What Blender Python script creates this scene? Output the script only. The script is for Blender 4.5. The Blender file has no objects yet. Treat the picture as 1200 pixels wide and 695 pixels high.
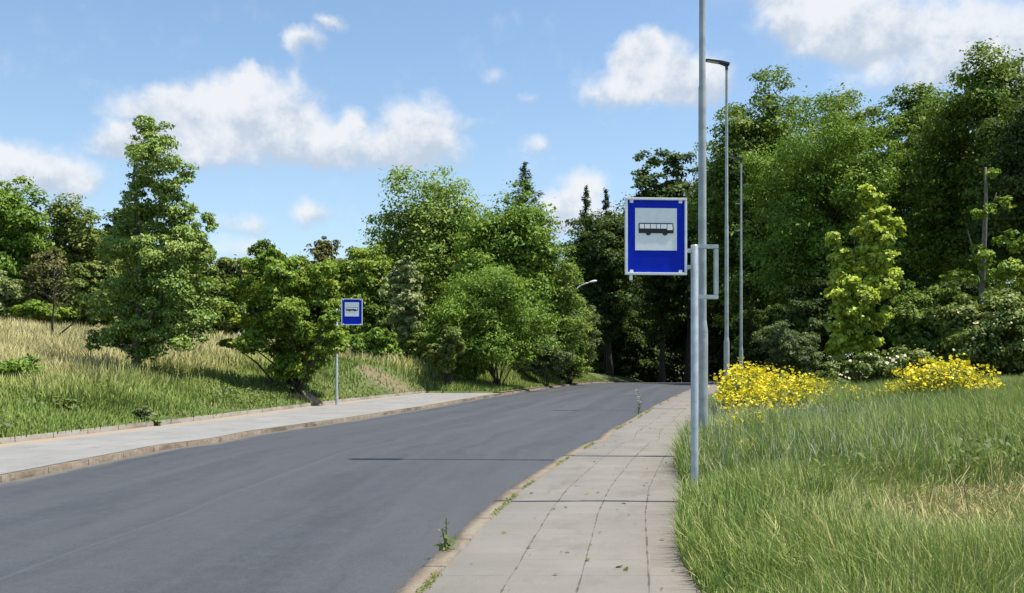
import bpy, bmesh, math, random
import numpy as np
from mathutils import Vector, Matrix

sc = bpy.context.scene
COL = sc.collection
F, CAMZ, HZ = 1100.0, 1.4, 425.0          # focal length in photo pixels, eye height, eye-level row
SUN_EL, SUN_AZ = 66.5, 93.0               # the pole shadows run straight to the left: sun high on the right

# ------------------------------------------------------------------ helpers
def tag(o, label=None, cat=None, group=None, kind=None):
    if label: o['label'] = label
    if cat: o['category'] = cat
    if group: o['group'] = group
    if kind: o['kind'] = kind
    return o

def empty(name, loc, label, cat, group=None, rz=0.0):
    o = bpy.data.objects.new(name, None); COL.objects.link(o)
    o.location = loc; o.rotation_euler = (0, 0, rz); o.empty_display_size = .2
    return tag(o, label, cat, group)

def link(name, me, mat, parent=None):
    o = bpy.data.objects.new(name, me); COL.objects.link(o)
    if mat is not None and len(me.materials) == 0:
        me.materials.append(mat)
    if parent: o.parent = parent
    return o

def copy_tree(o, parent=None):
    c = o.copy(); COL.objects.link(c)
    if parent: c.parent = parent
    for ch in list(o.children): copy_tree(ch, c)
    return c

class MB:
    """collects simple solids and links them as one mesh object"""
    def __init__(s): s.v = []; s.f = []; s.m = []; s.smooth = []
    def _add(s, vs, fs, m=0, sm=False):
        b = len(s.v); s.v += [tuple(v) for v in vs]
        s.f += [tuple(b + i for i in f) for f in fs]
        s.m += [m] * len(fs); s.smooth += [sm] * len(fs)
    def box(s, x0, x1, y0, y1, z0, z1, m=0):
        s._add([(x0,y0,z0),(x1,y0,z0),(x1,y1,z0),(x0,y1,z0),(x0,y0,z1),(x1,y0,z1),(x1,y1,z1),(x0,y1,z1)],
               [(0,3,2,1),(4,5,6,7),(0,1,5,4),(1,2,6,5),(2,3,7,6),(3,0,4,7)], m)
    def tube(s, pts, rad, n=8, m=0, cap=True):
        pts = [Vector(p) for p in pts]; k = len(pts); vs = []
        up = Vector((0,0,1))
        for i, p in enumerate(pts):
            t = (pts[min(i+1,k-1)] - pts[max(i-1,0)]).normalized()
            a = t.cross(up) if abs(t.z) < .95 else t.cross(Vector((0,1,0)))
            a.normalize(); b = a.cross(t).normalized()
            r = rad[i] if hasattr(rad, '__len__') else rad
            for j in range(n):
                q = 2*math.pi*j/n
                vs.append(p + a*(r*math.cos(q)) + b*(r*math.sin(q)))
        fs = []
        for i in range(k-1):
            for j in range(n):
                j2 = (j+1) % n
                fs.append((i*n+j, i*n+j2, (i+1)*n+j2, (i+1)*n+j))
        s._add(vs, fs, m, True)
        if cap:
            b = len(s.v) - len(vs)
            s.f += [tuple(b+j for j in range(n-1,-1,-1)), tuple(b+(k-1)*n+j for j in range(n))]
            s.m += [m, m]; s.smooth += [False, False]
    def lathe(s, prof, n=20, cx=0, cy=0, m=0):
        vs = [(cx+r*math.cos(2*math.pi*j/n), cy+r*math.sin(2*math.pi*j/n), z) for r, z in prof for j in range(n)]
        fs = [(i*n+j, i*n+(j+1)%n, (i+1)*n+(j+1)%n, (i+1)*n+j) for i in range(len(prof)-1) for j in range(n)]
        s._add(vs, fs, m, True)
    def prism(s, poly, y0, y1, m=0):
        """polygon in x,z extruded along y"""
        n = len(poly)
        vs = [(x,y0,z) for x,z in poly] + [(x,y1,z) for x,z in poly]
        fs = [tuple(range(n)), tuple(range(2*n-1, n-1, -1))]
        fs += [(i, n+i, n+(i+1)%n, (i+1)%n) for i in range(n)]
        s._add(vs, fs, m)
    def build(s, name, mats, parent=None, bevel=0):
        me = bpy.data.meshes.new(name); me.from_pydata(s.v, [], s.f)
        if not isinstance(mats, (list, tuple)): mats = [mats]
        for mm in mats: me.materials.append(mm)
        me.polygons.foreach_set('material_index', s.m)
        me.polygons.foreach_set('use_smooth', s.smooth)
        bm = bmesh.new(); bm.from_mesh(me); bmesh.ops.recalc_face_normals(bm, faces=bm.faces)
        if bevel:
            es = [e for e in bm.edges if len(e.link_faces) == 2 and e.calc_face_angle(0) > .6]
            bmesh.ops.bevel(bm, geom=es, offset=bevel, segments=2, affect='EDGES', clamp_overlap=True)
        bm.to_mesh(me); bm.free(); me.update()
        return link(name, me, None, parent)

def np_mesh(name, V, faces, k, tint=None, uv=None):
    """V (n,3); faces (m,k) -> mesh, with one float 'tint' per face"""
    me = bpy.data.meshes.new(name)
    V = np.ascontiguousarray(V, dtype=np.float32); faces = np.ascontiguousarray(faces, dtype=np.int32)
    me.vertices.add(len(V)); me.vertices.foreach_set('co', V.ravel())
    m = len(faces)
    me.loops.add(m*k); me.loops.foreach_set('vertex_index', faces.ravel())
    me.polygons.add(m)
    me.polygons.foreach_set('loop_start', np.arange(0, m*k, k, dtype=np.int32))
    me.polygons.foreach_set('loop_total', np.full(m, k, dtype=np.int32))
    if tint is not None:
        a = me.attributes.new('tint', 'FLOAT', 'FACE')
        a.data.foreach_set('value', np.ascontiguousarray(tint, dtype=np.float32))
    me.update(calc_edges=True)
    return me

def unit(a): return a / np.maximum(np.linalg.norm(a, axis=1, keepdims=True), 1e-9)

# ------------------------------------------------------------------ materials
def new_mat(name):
    m = bpy.data.materials.new(name); m.use_nodes = True
    nt = m.node_tree; nt.nodes.clear()
    out = nt.nodes.new('ShaderNodeOutputMaterial')
    return m, nt, out

def N(nt, typ, **kw):
    n = nt.nodes.new(typ)
    for k, v in kw.items():
        if k.startswith('i_'):
            key = k[2:]
            n.inputs[int(key) if key.isdigit() else key].default_value = v
        else: setattr(n, k, v)
    return n

def ramp(nt, stops, interp='LINEAR'):
    r = nt.nodes.new('ShaderNodeValToRGB'); r.color_ramp.interpolation = interp
    e = r.color_ramp.elements
    while len(e) < len(stops): e.new(.5)
    for el, (p, c) in zip(e, stops):
        el.position = p; el.color = (*c, 1) if len(c) == 3 else c
    return r

def mixc(nt, fac, a, b, mode='MIX'):
    m = nt.nodes.new('ShaderNodeMix'); m.data_type = 'RGBA'; m.blend_type = mode
    for i, v in ((0, fac), (6, a), (7, b)):
        if isinstance(v, bpy.types.NodeSocket): nt.links.new(v, m.inputs[i])
        elif i == 0: m.inputs[i].default_value = v
        else: m.inputs[i].default_value = (*v, 1)
    return m.outputs[2]

def mth(nt, op, a, b=None, c=None, clamp=False):
    m = nt.nodes.new('ShaderNodeMath'); m.operation = op; m.use_clamp = clamp
    for i, v in enumerate((a, b, c)):
        if v is None: continue
        if isinstance(v, bpy.types.NodeSocket): nt.links.new(v, m.inputs[i])
        else: m.inputs[i].default_value = v
    return m.outputs[0]

def noise(nt, vec, scale, detail=3, rough=.55, dist=0):
    n = N(nt, 'ShaderNodeTexNoise'); n.inputs['Scale'].default_value = scale
    n.inputs['Detail'].default_value = detail; n.inputs['Roughness'].default_value = rough
    n.inputs['Distortion'].default_value = dist
    if vec is not None: nt.links.new(vec, n.inputs['Vector'])
    return n.outputs['Fac']

def maprange(nt, v, a, b, c=0., d=1., smooth=True):
    m = nt.nodes.new('ShaderNodeMapRange'); m.interpolation_type = 'SMOOTHSTEP' if smooth else 'LINEAR'
    nt.links.new(v, m.inputs[0])
    for i, x in zip((1,2,3,4), (a,b,c,d)): m.inputs[i].default_value = x
    return m.outputs[0]

def leaf_mat(name, cols, trans=.35, gloss=.02, patch=.5, up=.55, gain=1.75, warmth=(1.13,1.,.78)):
    """cols: three stops of leaf colour; a leaf's own tint picks one, a wide noise shifts whole sprays"""
    m, nt, out = new_mat(name)
    at = N(nt, 'ShaderNodeAttribute', attribute_name='tint')
    tc = N(nt, 'ShaderNodeTexCoord')
    nz = noise(nt, tc.outputs['Object'], .55, 2)
    f = mth(nt, 'MULTIPLY_ADD', mth(nt, 'SUBTRACT', nz, .5), patch*2, at.outputs['Fac'], clamp=True)
    k = len(cols)
    r = ramp(nt, [(i/(k-1), tuple(min(q*gain*k_,.88) for q,k_ in zip(c,warmth))) for i, c in enumerate(cols)])
    nt.links.new(f, r.inputs[0])
    c = r.outputs[0]
    d = N(nt, 'ShaderNodeBsdfDiffuse'); t = N(nt, 'ShaderNodeBsdfTranslucent'); g = N(nt, 'ShaderNodeBsdfGlossy', i_Roughness=.55)
    g.inputs['Color'].default_value = (.9, .95, 1, 1)
    nt.links.new(c, d.inputs[0])
    ge = N(nt, 'ShaderNodeNewGeometry')          # soft blades scatter light as if turned a little upwards
    va = N(nt, 'ShaderNodeVectorMath', operation='ADD'); va.inputs[1].default_value = (0,0,up); nt.links.new(ge.outputs['Normal'], va.inputs[0])
    vn = N(nt, 'ShaderNodeVectorMath', operation='NORMALIZE'); nt.links.new(va.outputs[0], vn.inputs[0]); nt.links.new(vn.outputs[0], d.inputs['Normal'])
    c2 = mixc(nt, .5, c, (.16, .22, .02)); nt.links.new(c2, t.inputs[0])
    m1 = N(nt, 'ShaderNodeMixShader'); m1.inputs[0].default_value = trans
    nt.links.new(d.outputs[0], m1.inputs[1]); nt.links.new(t.outputs[0], m1.inputs[2])
    m2 = N(nt, 'ShaderNodeMixShader'); m2.inputs[0].default_value = gloss
    nt.links.new(m1.outputs[0], m2.inputs[1]); nt.links.new(g.outputs[0], m2.inputs[2])
    nt.links.new(m2.outputs[0], out.inputs[0])
    return m

def plain(name, col, rough=.6, metal=0., var=0.25, scale=6., bump=.0, col2=None, detail=4, spec=.5):
    m, nt, out = new_mat(name)
    p = N(nt, 'ShaderNodeBsdfPrincipled'); p.inputs['Roughness'].default_value = rough
    p.inputs['Metallic'].default_value = metal
    p.inputs['Specular IOR Level'].default_value = spec
    tc = N(nt, 'ShaderNodeTexCoord'); nz = noise(nt, tc.outputs['Object'], scale, detail, .6)
    dark = col2 if col2 else tuple(x*(1-var) for x in col)
    c = mixc(nt, maprange(nt, nz, .35, .65), dark, col)
    nt.links.new(c, p.inputs['Base Color'])
    if bump:
        b = N(nt, 'ShaderNodeBump'); b.inputs['Strength'].default_value = bump; b.inputs['Distance'].default_value = .02
        nt.links.new(nz, b.inputs['Height']); nt.links.new(b.outputs[0], p.inputs['Normal'])
    nt.links.new(p.outputs[0], out.inputs[0])
    return m

M = {}
M['galv'] = plain('galvanised steel', (.50,.53,.54), .42, .35, .22, 9)
M['galv_old'] = plain('weathered galvanised steel', (.40,.42,.41), .5, .25, .25, 5)
M['white'] = plain('white paint', (.88,.88,.88), .4, 0, .06, 12)
M['white_refl'] = plain('white sign sheeting', (.90,.91,.91), .5, 0, .05, 12, spec=.2)
M['blue'] = plain('blue sign sheeting', (.002,.026,.50), .5, 0, .12, 7, spec=.12)
M['black'] = plain('black print', (.012,.011,.012), .5, 0, .2, 30)
M['dark_metal'] = plain('dark grey lamp housing', (.05,.055,.06), .45, .3, .2, 9)
M['lamp_white'] = plain('pale lamp housing', (.78,.78,.76), .35, 0, .08, 9)
M['lens'] = plain('lamp lens', (.45,.47,.46), .15, 0, .1, 20)
M['bark'] = plain('grey bark', (.13,.12,.10), .9, 0, .5, 9, .6)
M['bark_dark'] = plain('dark bark', (.055,.045,.035), .9, 0, .5, 9, .6)
M['dead'] = plain('bleached dead wood', (.19,.165,.13), .9, 0, .45, 9, .5)
M['stem'] = plain('green stem', (.10,.15,.05), .7, 0, .3, 20)
M['log'] = plain('pale cut roots', (.34,.24,.16), .9, 0, .5, 9, .5)
M['stone'] = plain('rubble stone', (.36,.32,.26), .9, 0, .3, 12, .5)
M['white_flower'] = leaf_mat('white blossom', [(.55,.52,.45),(.75,.72,.66),(.8,.8,.76)], .3, .02, .1, .3, 1.)
M['pink_flower'] = leaf_mat('pink clover blossom', [(.35,.16,.28),(.45,.22,.36),(.5,.3,.42)], .3, .02, .1, .3, 1.)
M['yellow_flower'] = leaf_mat('yellow blossom', [(.60,.53,.008),(.74,.68,.015),(.82,.79,.07)], .3, .02, .2, .2, .95)
L = {}
L['fresh']  = leaf_mat('fresh green leaves', [(0.0438,0.0938,0.0120),(0.0875,0.1625,0.0216),(0.1562,0.2313,0.0408)], .34)
L['ash']    = leaf_mat('ash leaves', [(0.0550,0.1100,0.0176),(0.1122,0.1848,0.0330),(0.2200,0.2805,0.0935)], .3, .03)
L['maple']  = leaf_mat('field maple leaves', [(0.0448,0.0936,0.0110),(0.0986,0.1704,0.0198),(0.2072,0.2460,0.0352)], .34)
L['olive']  = leaf_mat('dull olive leaves', [(0.0432,0.0768,0.0154),(0.0840,0.1254,0.0264),(0.1500,0.1664,0.0495)], .3)
L['willow'] = leaf_mat('grey green willow leaves', [(.058,.112,.018),(.108,.180,.030),(.190,.250,.075)], .36)
L['pale']   = leaf_mat('pale silvery leaves', [(.075,.125,.040),(.145,.195,.085),(.28,.32,.20)], .3)
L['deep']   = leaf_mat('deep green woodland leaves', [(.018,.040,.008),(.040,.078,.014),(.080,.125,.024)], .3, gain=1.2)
L['wood']   = leaf_mat('woodland leaves', [(0.0299,0.0621,0.0100),(0.0644,0.1150,0.0160),(0.1265,0.1725,0.0280)], .32)
L['brown']  = leaf_mat('brownish thin leaves', [(.045,.058,.02),(.08,.085,.034),(.12,.105,.055)], .3)
L['lime']   = leaf_mat('lime green linden leaves', [(.14,.19,.015),(.29,.35,.025),(.46,.50,.055)], .45, .03, .3, .7, 1.65, (1.,1.,1.))
L['spruce'] = leaf_mat('spruce needles', [(.014,.032,.016),(.026,.052,.026),(.045,.075,.036)], .15)
L['juniper']= leaf_mat('grey green shrub', [(.035,.058,.025),(.07,.10,.042),(.12,.15,.07)], .25)
L['weed']   = leaf_mat('weed leaves', [(.035,.06,.018),(.075,.11,.03),(.14,.17,.05)], .3)
L['shrub']  = leaf_mat('dark glossy shrub leaves', [(0.0360,0.0648,0.0110),(0.0744,0.1140,0.0198),(0.1500,0.1800,0.0495)], .28, .03)
L['grass']  = leaf_mat('tall verge grass', [(.040,.075,.016),(.085,.135,.028),(.135,.185,.042),(.23,.23,.09),(.42,.36,.17)], .35, .02, .12, 1.5, 1.95, (1.0,1.,1.02))
L['meadow'] = leaf_mat('meadow grass', [(.050,.105,.020),(.10,.165,.034),(.17,.22,.06),(.27,.28,.125),(.39,.37,.20)], .32, .02, .12, 1.5, 1.65, (1.14,1.,.95))
L['seed']   = leaf_mat('feathery grass heads', [(.16,.19,.10),(.25,.27,.16),(.36,.36,.25)], .35, .03, .2, 1.5, 1.35, (.96,1.,1.1))
L['seed_dry'] = leaf_mat('dry meadow heads', [(.21,.215,.11),(.30,.30,.165),(.41,.40,.25)], .35, .02, .2, 1.5, 1.35, (1.14,1.,.86))
L['straw']  = leaf_mat('dry straw', [(.20,.175,.09),(.33,.28,.15),(.47,.41,.25)], .2, .05, .2, 1.2, .9)

# ------------------------------------------------------------------ alignment of road, pavements, ground
def zp(Y):
    """the whole road runs level, then drops away behind a crest"""
    Y = np.asarray(Y, dtype=float)
    d = np.clip(Y-62, 0, 40)
    return -.00075*d*d - .06*np.clip(Y-102, 0, 30)

def lin(pts):
    ys = np.array([p[0] for p in pts]); xs = np.array([p[1] for p in pts])
    return lambda Y: np.interp(Y, ys, xs)
KR = lin([(-40,-3.2),(0,-1.28),(5.7,-.71),(8.3,-.36),(10.3,-.05),(13.5,.62),(16.35,1.29),(16.95,1.55),(19.2,1.93),(22.6,2.78),(29.6,4.4),(38,6.45),(48,9.0),(60,12.0),(74,15.2),(90,19.6),(110,26.5),(140,40),(400,160)])   # kerb face, right
WR = lin([(-40,2.0),(5.7,1.93),(8,1.9),(12,1.9),(20,1.9),(40,2.0),(74,2.0),(400,2.0)])                                                                                                           # right pavement, kerb included
def PR(Y): return KR(Y) + WR(Y)
KL = lin([(-40,-8.5),(0,-7.2),(5,-6.75),(11.5,-6.22),(15.9,-5.85),(17.2,-5.38),(19.1,-5.22),(23.3,-4.15),(30,-2.75),(40.2,-.95),(52.5,1.75),(62,4.2),(76,7.9),(90,12.2),(110,19),(140,32),(400,150)])                 # kerb face, left
PLAT_END = 43.0
PB = lin([(-40,-11.8),(0,-10.4),(10,-9.35),(16,-8.75),(18.8,-8.2),(22.6,-7.5),(33.5,-5.95),(42.6,-4.1),(43.0,-3.95),(43.6,-.35)])   # back edge of the wide left pavement
def BL(Y):
    Y = np.asarray(Y, dtype=float)
    return np.where(Y < PLAT_END, PB(Y), KL(Y)-.55)

_r = np.random.default_rng(5)
_ph = _r.uniform(0, 6.28, (10,2)); _k = _r.uniform(.15, 1.3, (10,2)) * _r.choice([-1,1], (10,2))
def bump(X, Y):
    s = 0
    for (a,b),(p,q) in zip(_k,_ph): s = s + np.sin(a*X+p)*np.sin(b*Y+q)
    return s/10

def BS(Y):
    Y = np.asarray(Y, dtype=float); t = np.clip((Y-43)/16, 0, 1); t = t*t*(3-2*t)
    pb = np.where(Y < 43, PB(np.minimum(Y,43)), -3.95+(Y-43)*.18)
    return np.where(Y < PLAT_END, BL(Y), pb*(1-t)+(KL(Y)-.55)*t)
def gz(X, Y):
    """ground height"""
    X = np.asarray(X, dtype=float); Y = np.asarray(Y, dtype=float)
    dl0 = (BL(Y)-X)*.96; dl = (BS(Y)-X)*.96; dr = (X-PR(Y))*.96
    s = np.clip((Y-29)/12, 0, 1); s = s*s*(3-2*s)
    e = np.clip((Y-55)/18, 0, 1); s = s*(1-.55*e)
    near = .14*np.clip(dl,0,5) + .088*np.clip(dl-5,0,60)
    steep = .62*np.clip(dl,0,1.9) + .055*np.clip(dl-1.9,0,3.1) + .078*np.clip(dl-5,0,60)
    hl = .10*(1-np.clip((Y-43)/2,0,1)*.0) + near*(1-s) + steep*s + .10*bump(X*1.6,Y*1.6)*np.clip(dl/2,0,1)
    hr = .0 + .05*np.clip(dr,0,5) + .09*bump(X*2,Y*2)*np.clip(dr/1.2,0,1) + .012*np.clip(dr-5,0,60)
    z = np.where(dl0 > 0, np.where(dl > 0, hl, .06+.04*np.clip(dl0,0,1)), np.where(dr > 0, hr, -.25))
    return z + zp(Y)
def gz1(x, y): return float(gz(np.array([x]), np.array([y]))[0])
def wx(px, Y): return (px-600)/F*Y
def wz(py, Y): return CAMZ + (HZ-py)/F*Y

YS = np.unique(np.concatenate([np.arange(-40,0,4.), np.arange(0,60,.5), np.arange(60,140,1.5), [16.35,16.95,42.9,43.0,43.05,150,200,400]]))

def strip(name, fl, fr, zl, mat, ncol=2, y0=-40, y1=140, kind='structure', skirt_l=0, skirt_r=0):
    """a sheet between two lines along the road; skirt = height of a vertical face at that side"""
    Y = YS[(YS >= y0-1e-6) & (YS <= y1+1e-6)]
    a, b = fl(Y), fr(Y); cols = []; us = []
    zz = zp(Y) + zl
    if skirt_l: cols.append((a, zz-skirt_l)); us.append(-skirt_l)
    for i in range(ncol):
        t = i/(ncol-1); cols.append((a+(b-a)*t, zz)); us.append((b-a)*t)
    if skirt_r: cols.append((b, zz-skirt_r)); us.append((b-a)+skirt_r)
    nc = len(cols); V = np.zeros((len(Y), nc, 3)); UV = np.zeros((len(Y), nc, 2))
    run = np.concatenate([[0], np.cumsum(np.hypot(np.diff(Y), np.diff(a)))])
    for j, (x, z) in enumerate(cols):
        V[:,j,0] = x; V[:,j,1] = Y; V[:,j,2] = z
        UV[:,j,0] = us[j]; UV[:,j,1] = run
    idx = np.arange(len(Y)*nc).reshape(len(Y), nc)
    fcs = np.stack([idx[:-1,:-1], idx[:-1,1:], idx[1:,1:], idx[1:,:-1]], -1).reshape(-1,4)
    me = np_mesh(name, V.reshape(-1,3), fcs, 4)
    uvl = me.uv_layers.new(name='UVMap')
    uvl.data.foreach_set('uv', UV.reshape(-1,2)[fcs.ravel()].astype(np.float32).ravel())
    o = link(name, me, mat); tag(o, kind=kind)
    return o

def uvnode(nt, sx=1., sy=1.):
    u = N(nt, 'ShaderNodeUVMap'); mp = N(nt, 'ShaderNodeMapping'); mp.inputs['Scale'].default_value = (sx, sy, 1)
    nt.links.new(u.outputs[0], mp.inputs[0]); return mp.outputs[0]

def asphalt():
    m, nt, out = new_mat('asphalt')
    p = N(nt, 'ShaderNodeBsdfPrincipled')
    tc = N(nt, 'ShaderNodeTexCoord'); ob = tc.outputs['Object']
    big = noise(nt, ob, .35, 3)
    streak = noise(nt, uvnode(nt, 1.5, .035), 1.0, 4, .6)
    fine = noise(nt, ob, 130, 2); mid = noise(nt, ob, 7, 4, .65)
    c = mixc(nt, maprange(nt, streak, .36, .66), (0.039,0.042,0.049), (0.062,0.066,0.072))
    c = mixc(nt, maprange(nt, big, .4, .68, 0, .55), c, (0.049,0.054,0.066))
    c = mixc(nt, maprange(nt, mid, .42, .7, 0, .6), c, (0.069,0.070,0.071))
    c = mixc(nt, maprange(nt, fine, .35, .7, 0, .4), c, (0.097,0.095,0.094))
    c = mixc(nt, maprange(nt, fine, .52, .3, 0, .35), c, (0.018,0.018,0.022))
    pat = noise(nt, uvnode(nt, .9, .22), 1.3, 5, .7, .6)
    c = mixc(nt, maprange(nt, pat, .50, .66, 0, .28), c, (0.0245,0.0267,0.0298))
    c = mixc(nt, maprange(nt, pat, .44, .34, 0, .2), c, (0.0694,0.0714,0.0702))
    grit = noise(nt, ob, 38, 3, .8)
    c = mixc(nt, maprange(nt, grit, .56, .72, 0, .7), c, (0.1021,0.1049,0.1009))
    # dust that gathers along both road edges
    u = N(nt, 'ShaderNodeUVMap'); sp = N(nt, 'ShaderNodeSeparateXYZ'); nt.links.new(u.outputs[0], sp.inputs[0])
    edge = mth(nt, 'ADD', sp.outputs[0], mth(nt, 'MULTIPLY', mth(nt,'SUBTRACT',noise(nt, uvnode(nt,3,.6), 1.5, 4),.5), .5))
    c = mixc(nt, maprange(nt, edge, .28, .06, 0, .7), c, (0.160,0.139,0.109))
    # long seam of the two asphalt lanes
    seam = mth(nt, 'ABSOLUTE', mth(nt, 'SUBTRACT', mth(nt,'ADD',sp.outputs[0], mth(nt,'MULTIPLY',noise(nt, uvnode(nt,.2,.25),1,2),.25)), 3.3))
    c = mixc(nt, maprange(nt, seam, .035, .01, 0, .3), c, (0.101,0.099,0.097))
    nt.links.new(c, p.inputs['Base Color'])
    rr = maprange(nt, streak, .3, .7, .62, .8); nt.links.new(rr, p.inputs['Roughness'])
    p.inputs['Specular IOR Level'].default_value = .45
    b = N(nt, 'ShaderNodeBump'); b.inputs['Strength'].default_value = .5; b.inputs['Distance'].default_value = .006
    nt.links.new(fine, b.inputs['Height']); nt.links.new(b.outputs[0], p.inputs['Normal'])
    nt.links.new(p.outputs[0], out.inputs[0]); return m

def paving(name, base, joints, tstep, dust, jw=.012, patchy=.5, edge=False):
    m, nt, out = new_mat(name)
    p = N(nt, 'ShaderNodeBsdfPrincipled'); p.inputs['Roughness'].default_value = .85
    p.inputs['Specular IOR Level'].default_value = .3
    tc = N(nt, 'ShaderNodeTexCoord'); ob = tc.outputs['Object']
    u = N(nt, 'ShaderNodeUVMap'); sp = N(nt, 'ShaderNodeSeparateXYZ'); nt.links.new(u.outputs[0], sp.inputs[0])
    U, Vv = sp.outputs[0], sp.outputs[1]
    wob = mth(nt, 'MULTIPLY', mth(nt, 'SUBTRACT', noise(nt, uvnode(nt,.3,.9), 1.2, 3), .5), .035)
    big = noise(nt, ob, .9, 4, .6); mid = noise(nt, ob, 6, 4, .65); fine = noise(nt, ob, 90, 2)
    dk = tuple(x*.84 for x in base)
    c = mixc(nt, maprange(nt, big, .35, .65), dk, base)
    c = mixc(nt, maprange(nt, mid, .5, .75, 0, patchy), c, dust)
    c = mixc(nt, maprange(nt, fine, .4, .68, 0, .3), c, tuple(min(x*1.3,.6) for x in base))
    c = mixc(nt, maprange(nt, fine, .45, .3, 0, .3), c, tuple(x*.6 for x in base))
    # each slab a slightly different grey
    if tstep:
        cx = mth(nt, 'FLOOR', mth(nt, 'DIVIDE', mth(nt,'SUBTRACT',U,joints[0]), joints[1]-joints[0])); cy = mth(nt, 'FLOOR', mth(nt, 'DIVIDE', Vv, tstep))
        cv = N(nt, 'ShaderNodeCombineXYZ'); nt.links.new(cx, cv.inputs[0]); nt.links.new(cy, cv.inputs[1])
        wn = N(nt, 'ShaderNodeTexWhiteNoise', noise_dimensions='2D'); nt.links.new(cv.outputs[0], wn.inputs['Vector'])
        c = mixc(nt, mth(nt,'MULTIPLY',wn.outputs['Value'],.5), c, tuple(x*.78 for x in base))
    gap = noise(nt, uvnode(nt, 1, 1.7), 2.6, 4, .7)
    line = None
    for i, j in enumerate(joints):
        d = mth(nt, 'ABSOLUTE', mth(nt, 'SUBTRACT', mth(nt,'ADD',U,wob), j+.0))
        w = mth(nt, 'MULTIPLY_ADD', maprange(nt, gap, .42, .72), .009, jw*.35)
        l = mth(nt, 'SUBTRACT', 1.0, mth(nt, 'DIVIDE', d, w), clamp=True)
        line = l if line is None else mth(nt, 'MAXIMUM', line, l)
    if tstep:
        tt = mth(nt, 'ABSOLUTE', mth(nt, 'SUBTRACT', mth(nt, 'FRACT', mth(nt, 'DIVIDE', mth(nt,'ADD',Vv,mth(nt,'MULTIPLY',wob,.3)), tstep)), .5))
        tl = mth(nt, 'MULTIPLY', maprange(nt, tt, .009, .003), maprange(nt, gap, .38, .62, .15, .8))
        line = mth(nt, 'MAXIMUM', line, mth(nt,'MULTIPLY',tl,.55))
    lm = mth(nt, 'MULTIPLY', maprange(nt, line, 0, .55), maprange(nt, gap, .30, .60, .22, .9))
    jc = mixc(nt, maprange(nt, mid, .5, .6), (.075,.063,.050), (.085,.083,.045))
    c = mixc(nt, lm, c, jc)
    # dark stains and crumbs
    vor = noise(nt, ob, 3.1, 5, .75)
    c = mixc(nt, maprange(nt, vor, .66, .74, 0, .7), c, (.10,.09,.07))
    stn = noise(nt, uvnode(nt, 1.1, .5), 1.7, 5, .7)
    c = mixc(nt, maprange(nt, stn, .50, .68, 0, .5), c, tuple(x*.62 for x in base))
    if edge:                                     # sand washed along the back edge and the kerb
        eu = mth(nt, 'ADD', U, mth(nt, 'MULTIPLY', mth(nt, 'SUBTRACT', noise(nt, uvnode(nt,.8,.35), 1.6, 5, .7), .5), 1.7))
        c = mixc(nt, maprange(nt, eu, .75, .15, 0, .8), c, (.33,.255,.175))
        c = mixc(nt, maprange(nt, eu, 3.0, 3.7, 0, .55), c, (.31,.25,.18))
    nt.links.new(c, p.inputs['Base Color'])
    b = N(nt, 'ShaderNodeBump'); b.inputs['Strength'].default_value = .5; b.inputs['Distance'].default_value = .012
    h = mth(nt, 'SUBTRACT', mth(nt,'MULTIPLY',mid,.35), lm); nt.links.new(h, b.inputs['Height']); nt.links.new(b.outputs[0], p.inputs['Normal'])
    nt.links.new(p.outputs[0], out.inputs[0]); return m

def kerbstone(name, base, dust, dust2):
    m, nt, out = new_mat(name)
    p = N(nt, 'ShaderNodeBsdfPrincipled'); p.inputs['Roughness'].default_value = .9
    p.inputs['Specular IOR Level'].default_value = .2
    tc = N(nt, 'ShaderNodeTexCoord'); ob = tc.outputs['Object']
    u = N(nt, 'ShaderNodeUVMap'); sp = N(nt, 'ShaderNodeSeparateXYZ'); nt.links.new(u.outputs[0], sp.inputs[0])
    a = noise(nt, ob, 2.2, 4, .65); b_ = noise(nt, ob, 14, 4, .7)
    c = mixc(nt, maprange(nt, a, .38, .62), base, dust)
    c = mixc(nt, maprange(nt, b_, .45, .7, 0, .75), c, dust2)
    lo = noise(nt, uvnode(nt, 1.5, .35), 1.6, 4, .7)
    c = mixc(nt, maprange(nt, lo, .46, .64, 0, .75), c, tuple(q*.55 for q in dust2))
    t = mth(nt, 'ABSOLUTE', mth(nt, 'SUBTRACT', mth(nt, 'FRACT', sp.outputs[1]), .5))
    c = mixc(nt, maprange(nt, t, .018, .006, 0, .9), c, (.05,.045,.035))
    nt.links.new(c, p.inputs['Base Color'])
    b = N(nt, 'ShaderNodeBump'); b.inputs['Strength'].default_value = .7; b.inputs['Distance'].default_value = .02
    nt.links.new(b_, b.inputs['Height']); nt.links.new(b.outputs[0], p.inputs['Normal'])
    nt.links.new(p.outputs[0], out.inputs[0]); return m

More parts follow.
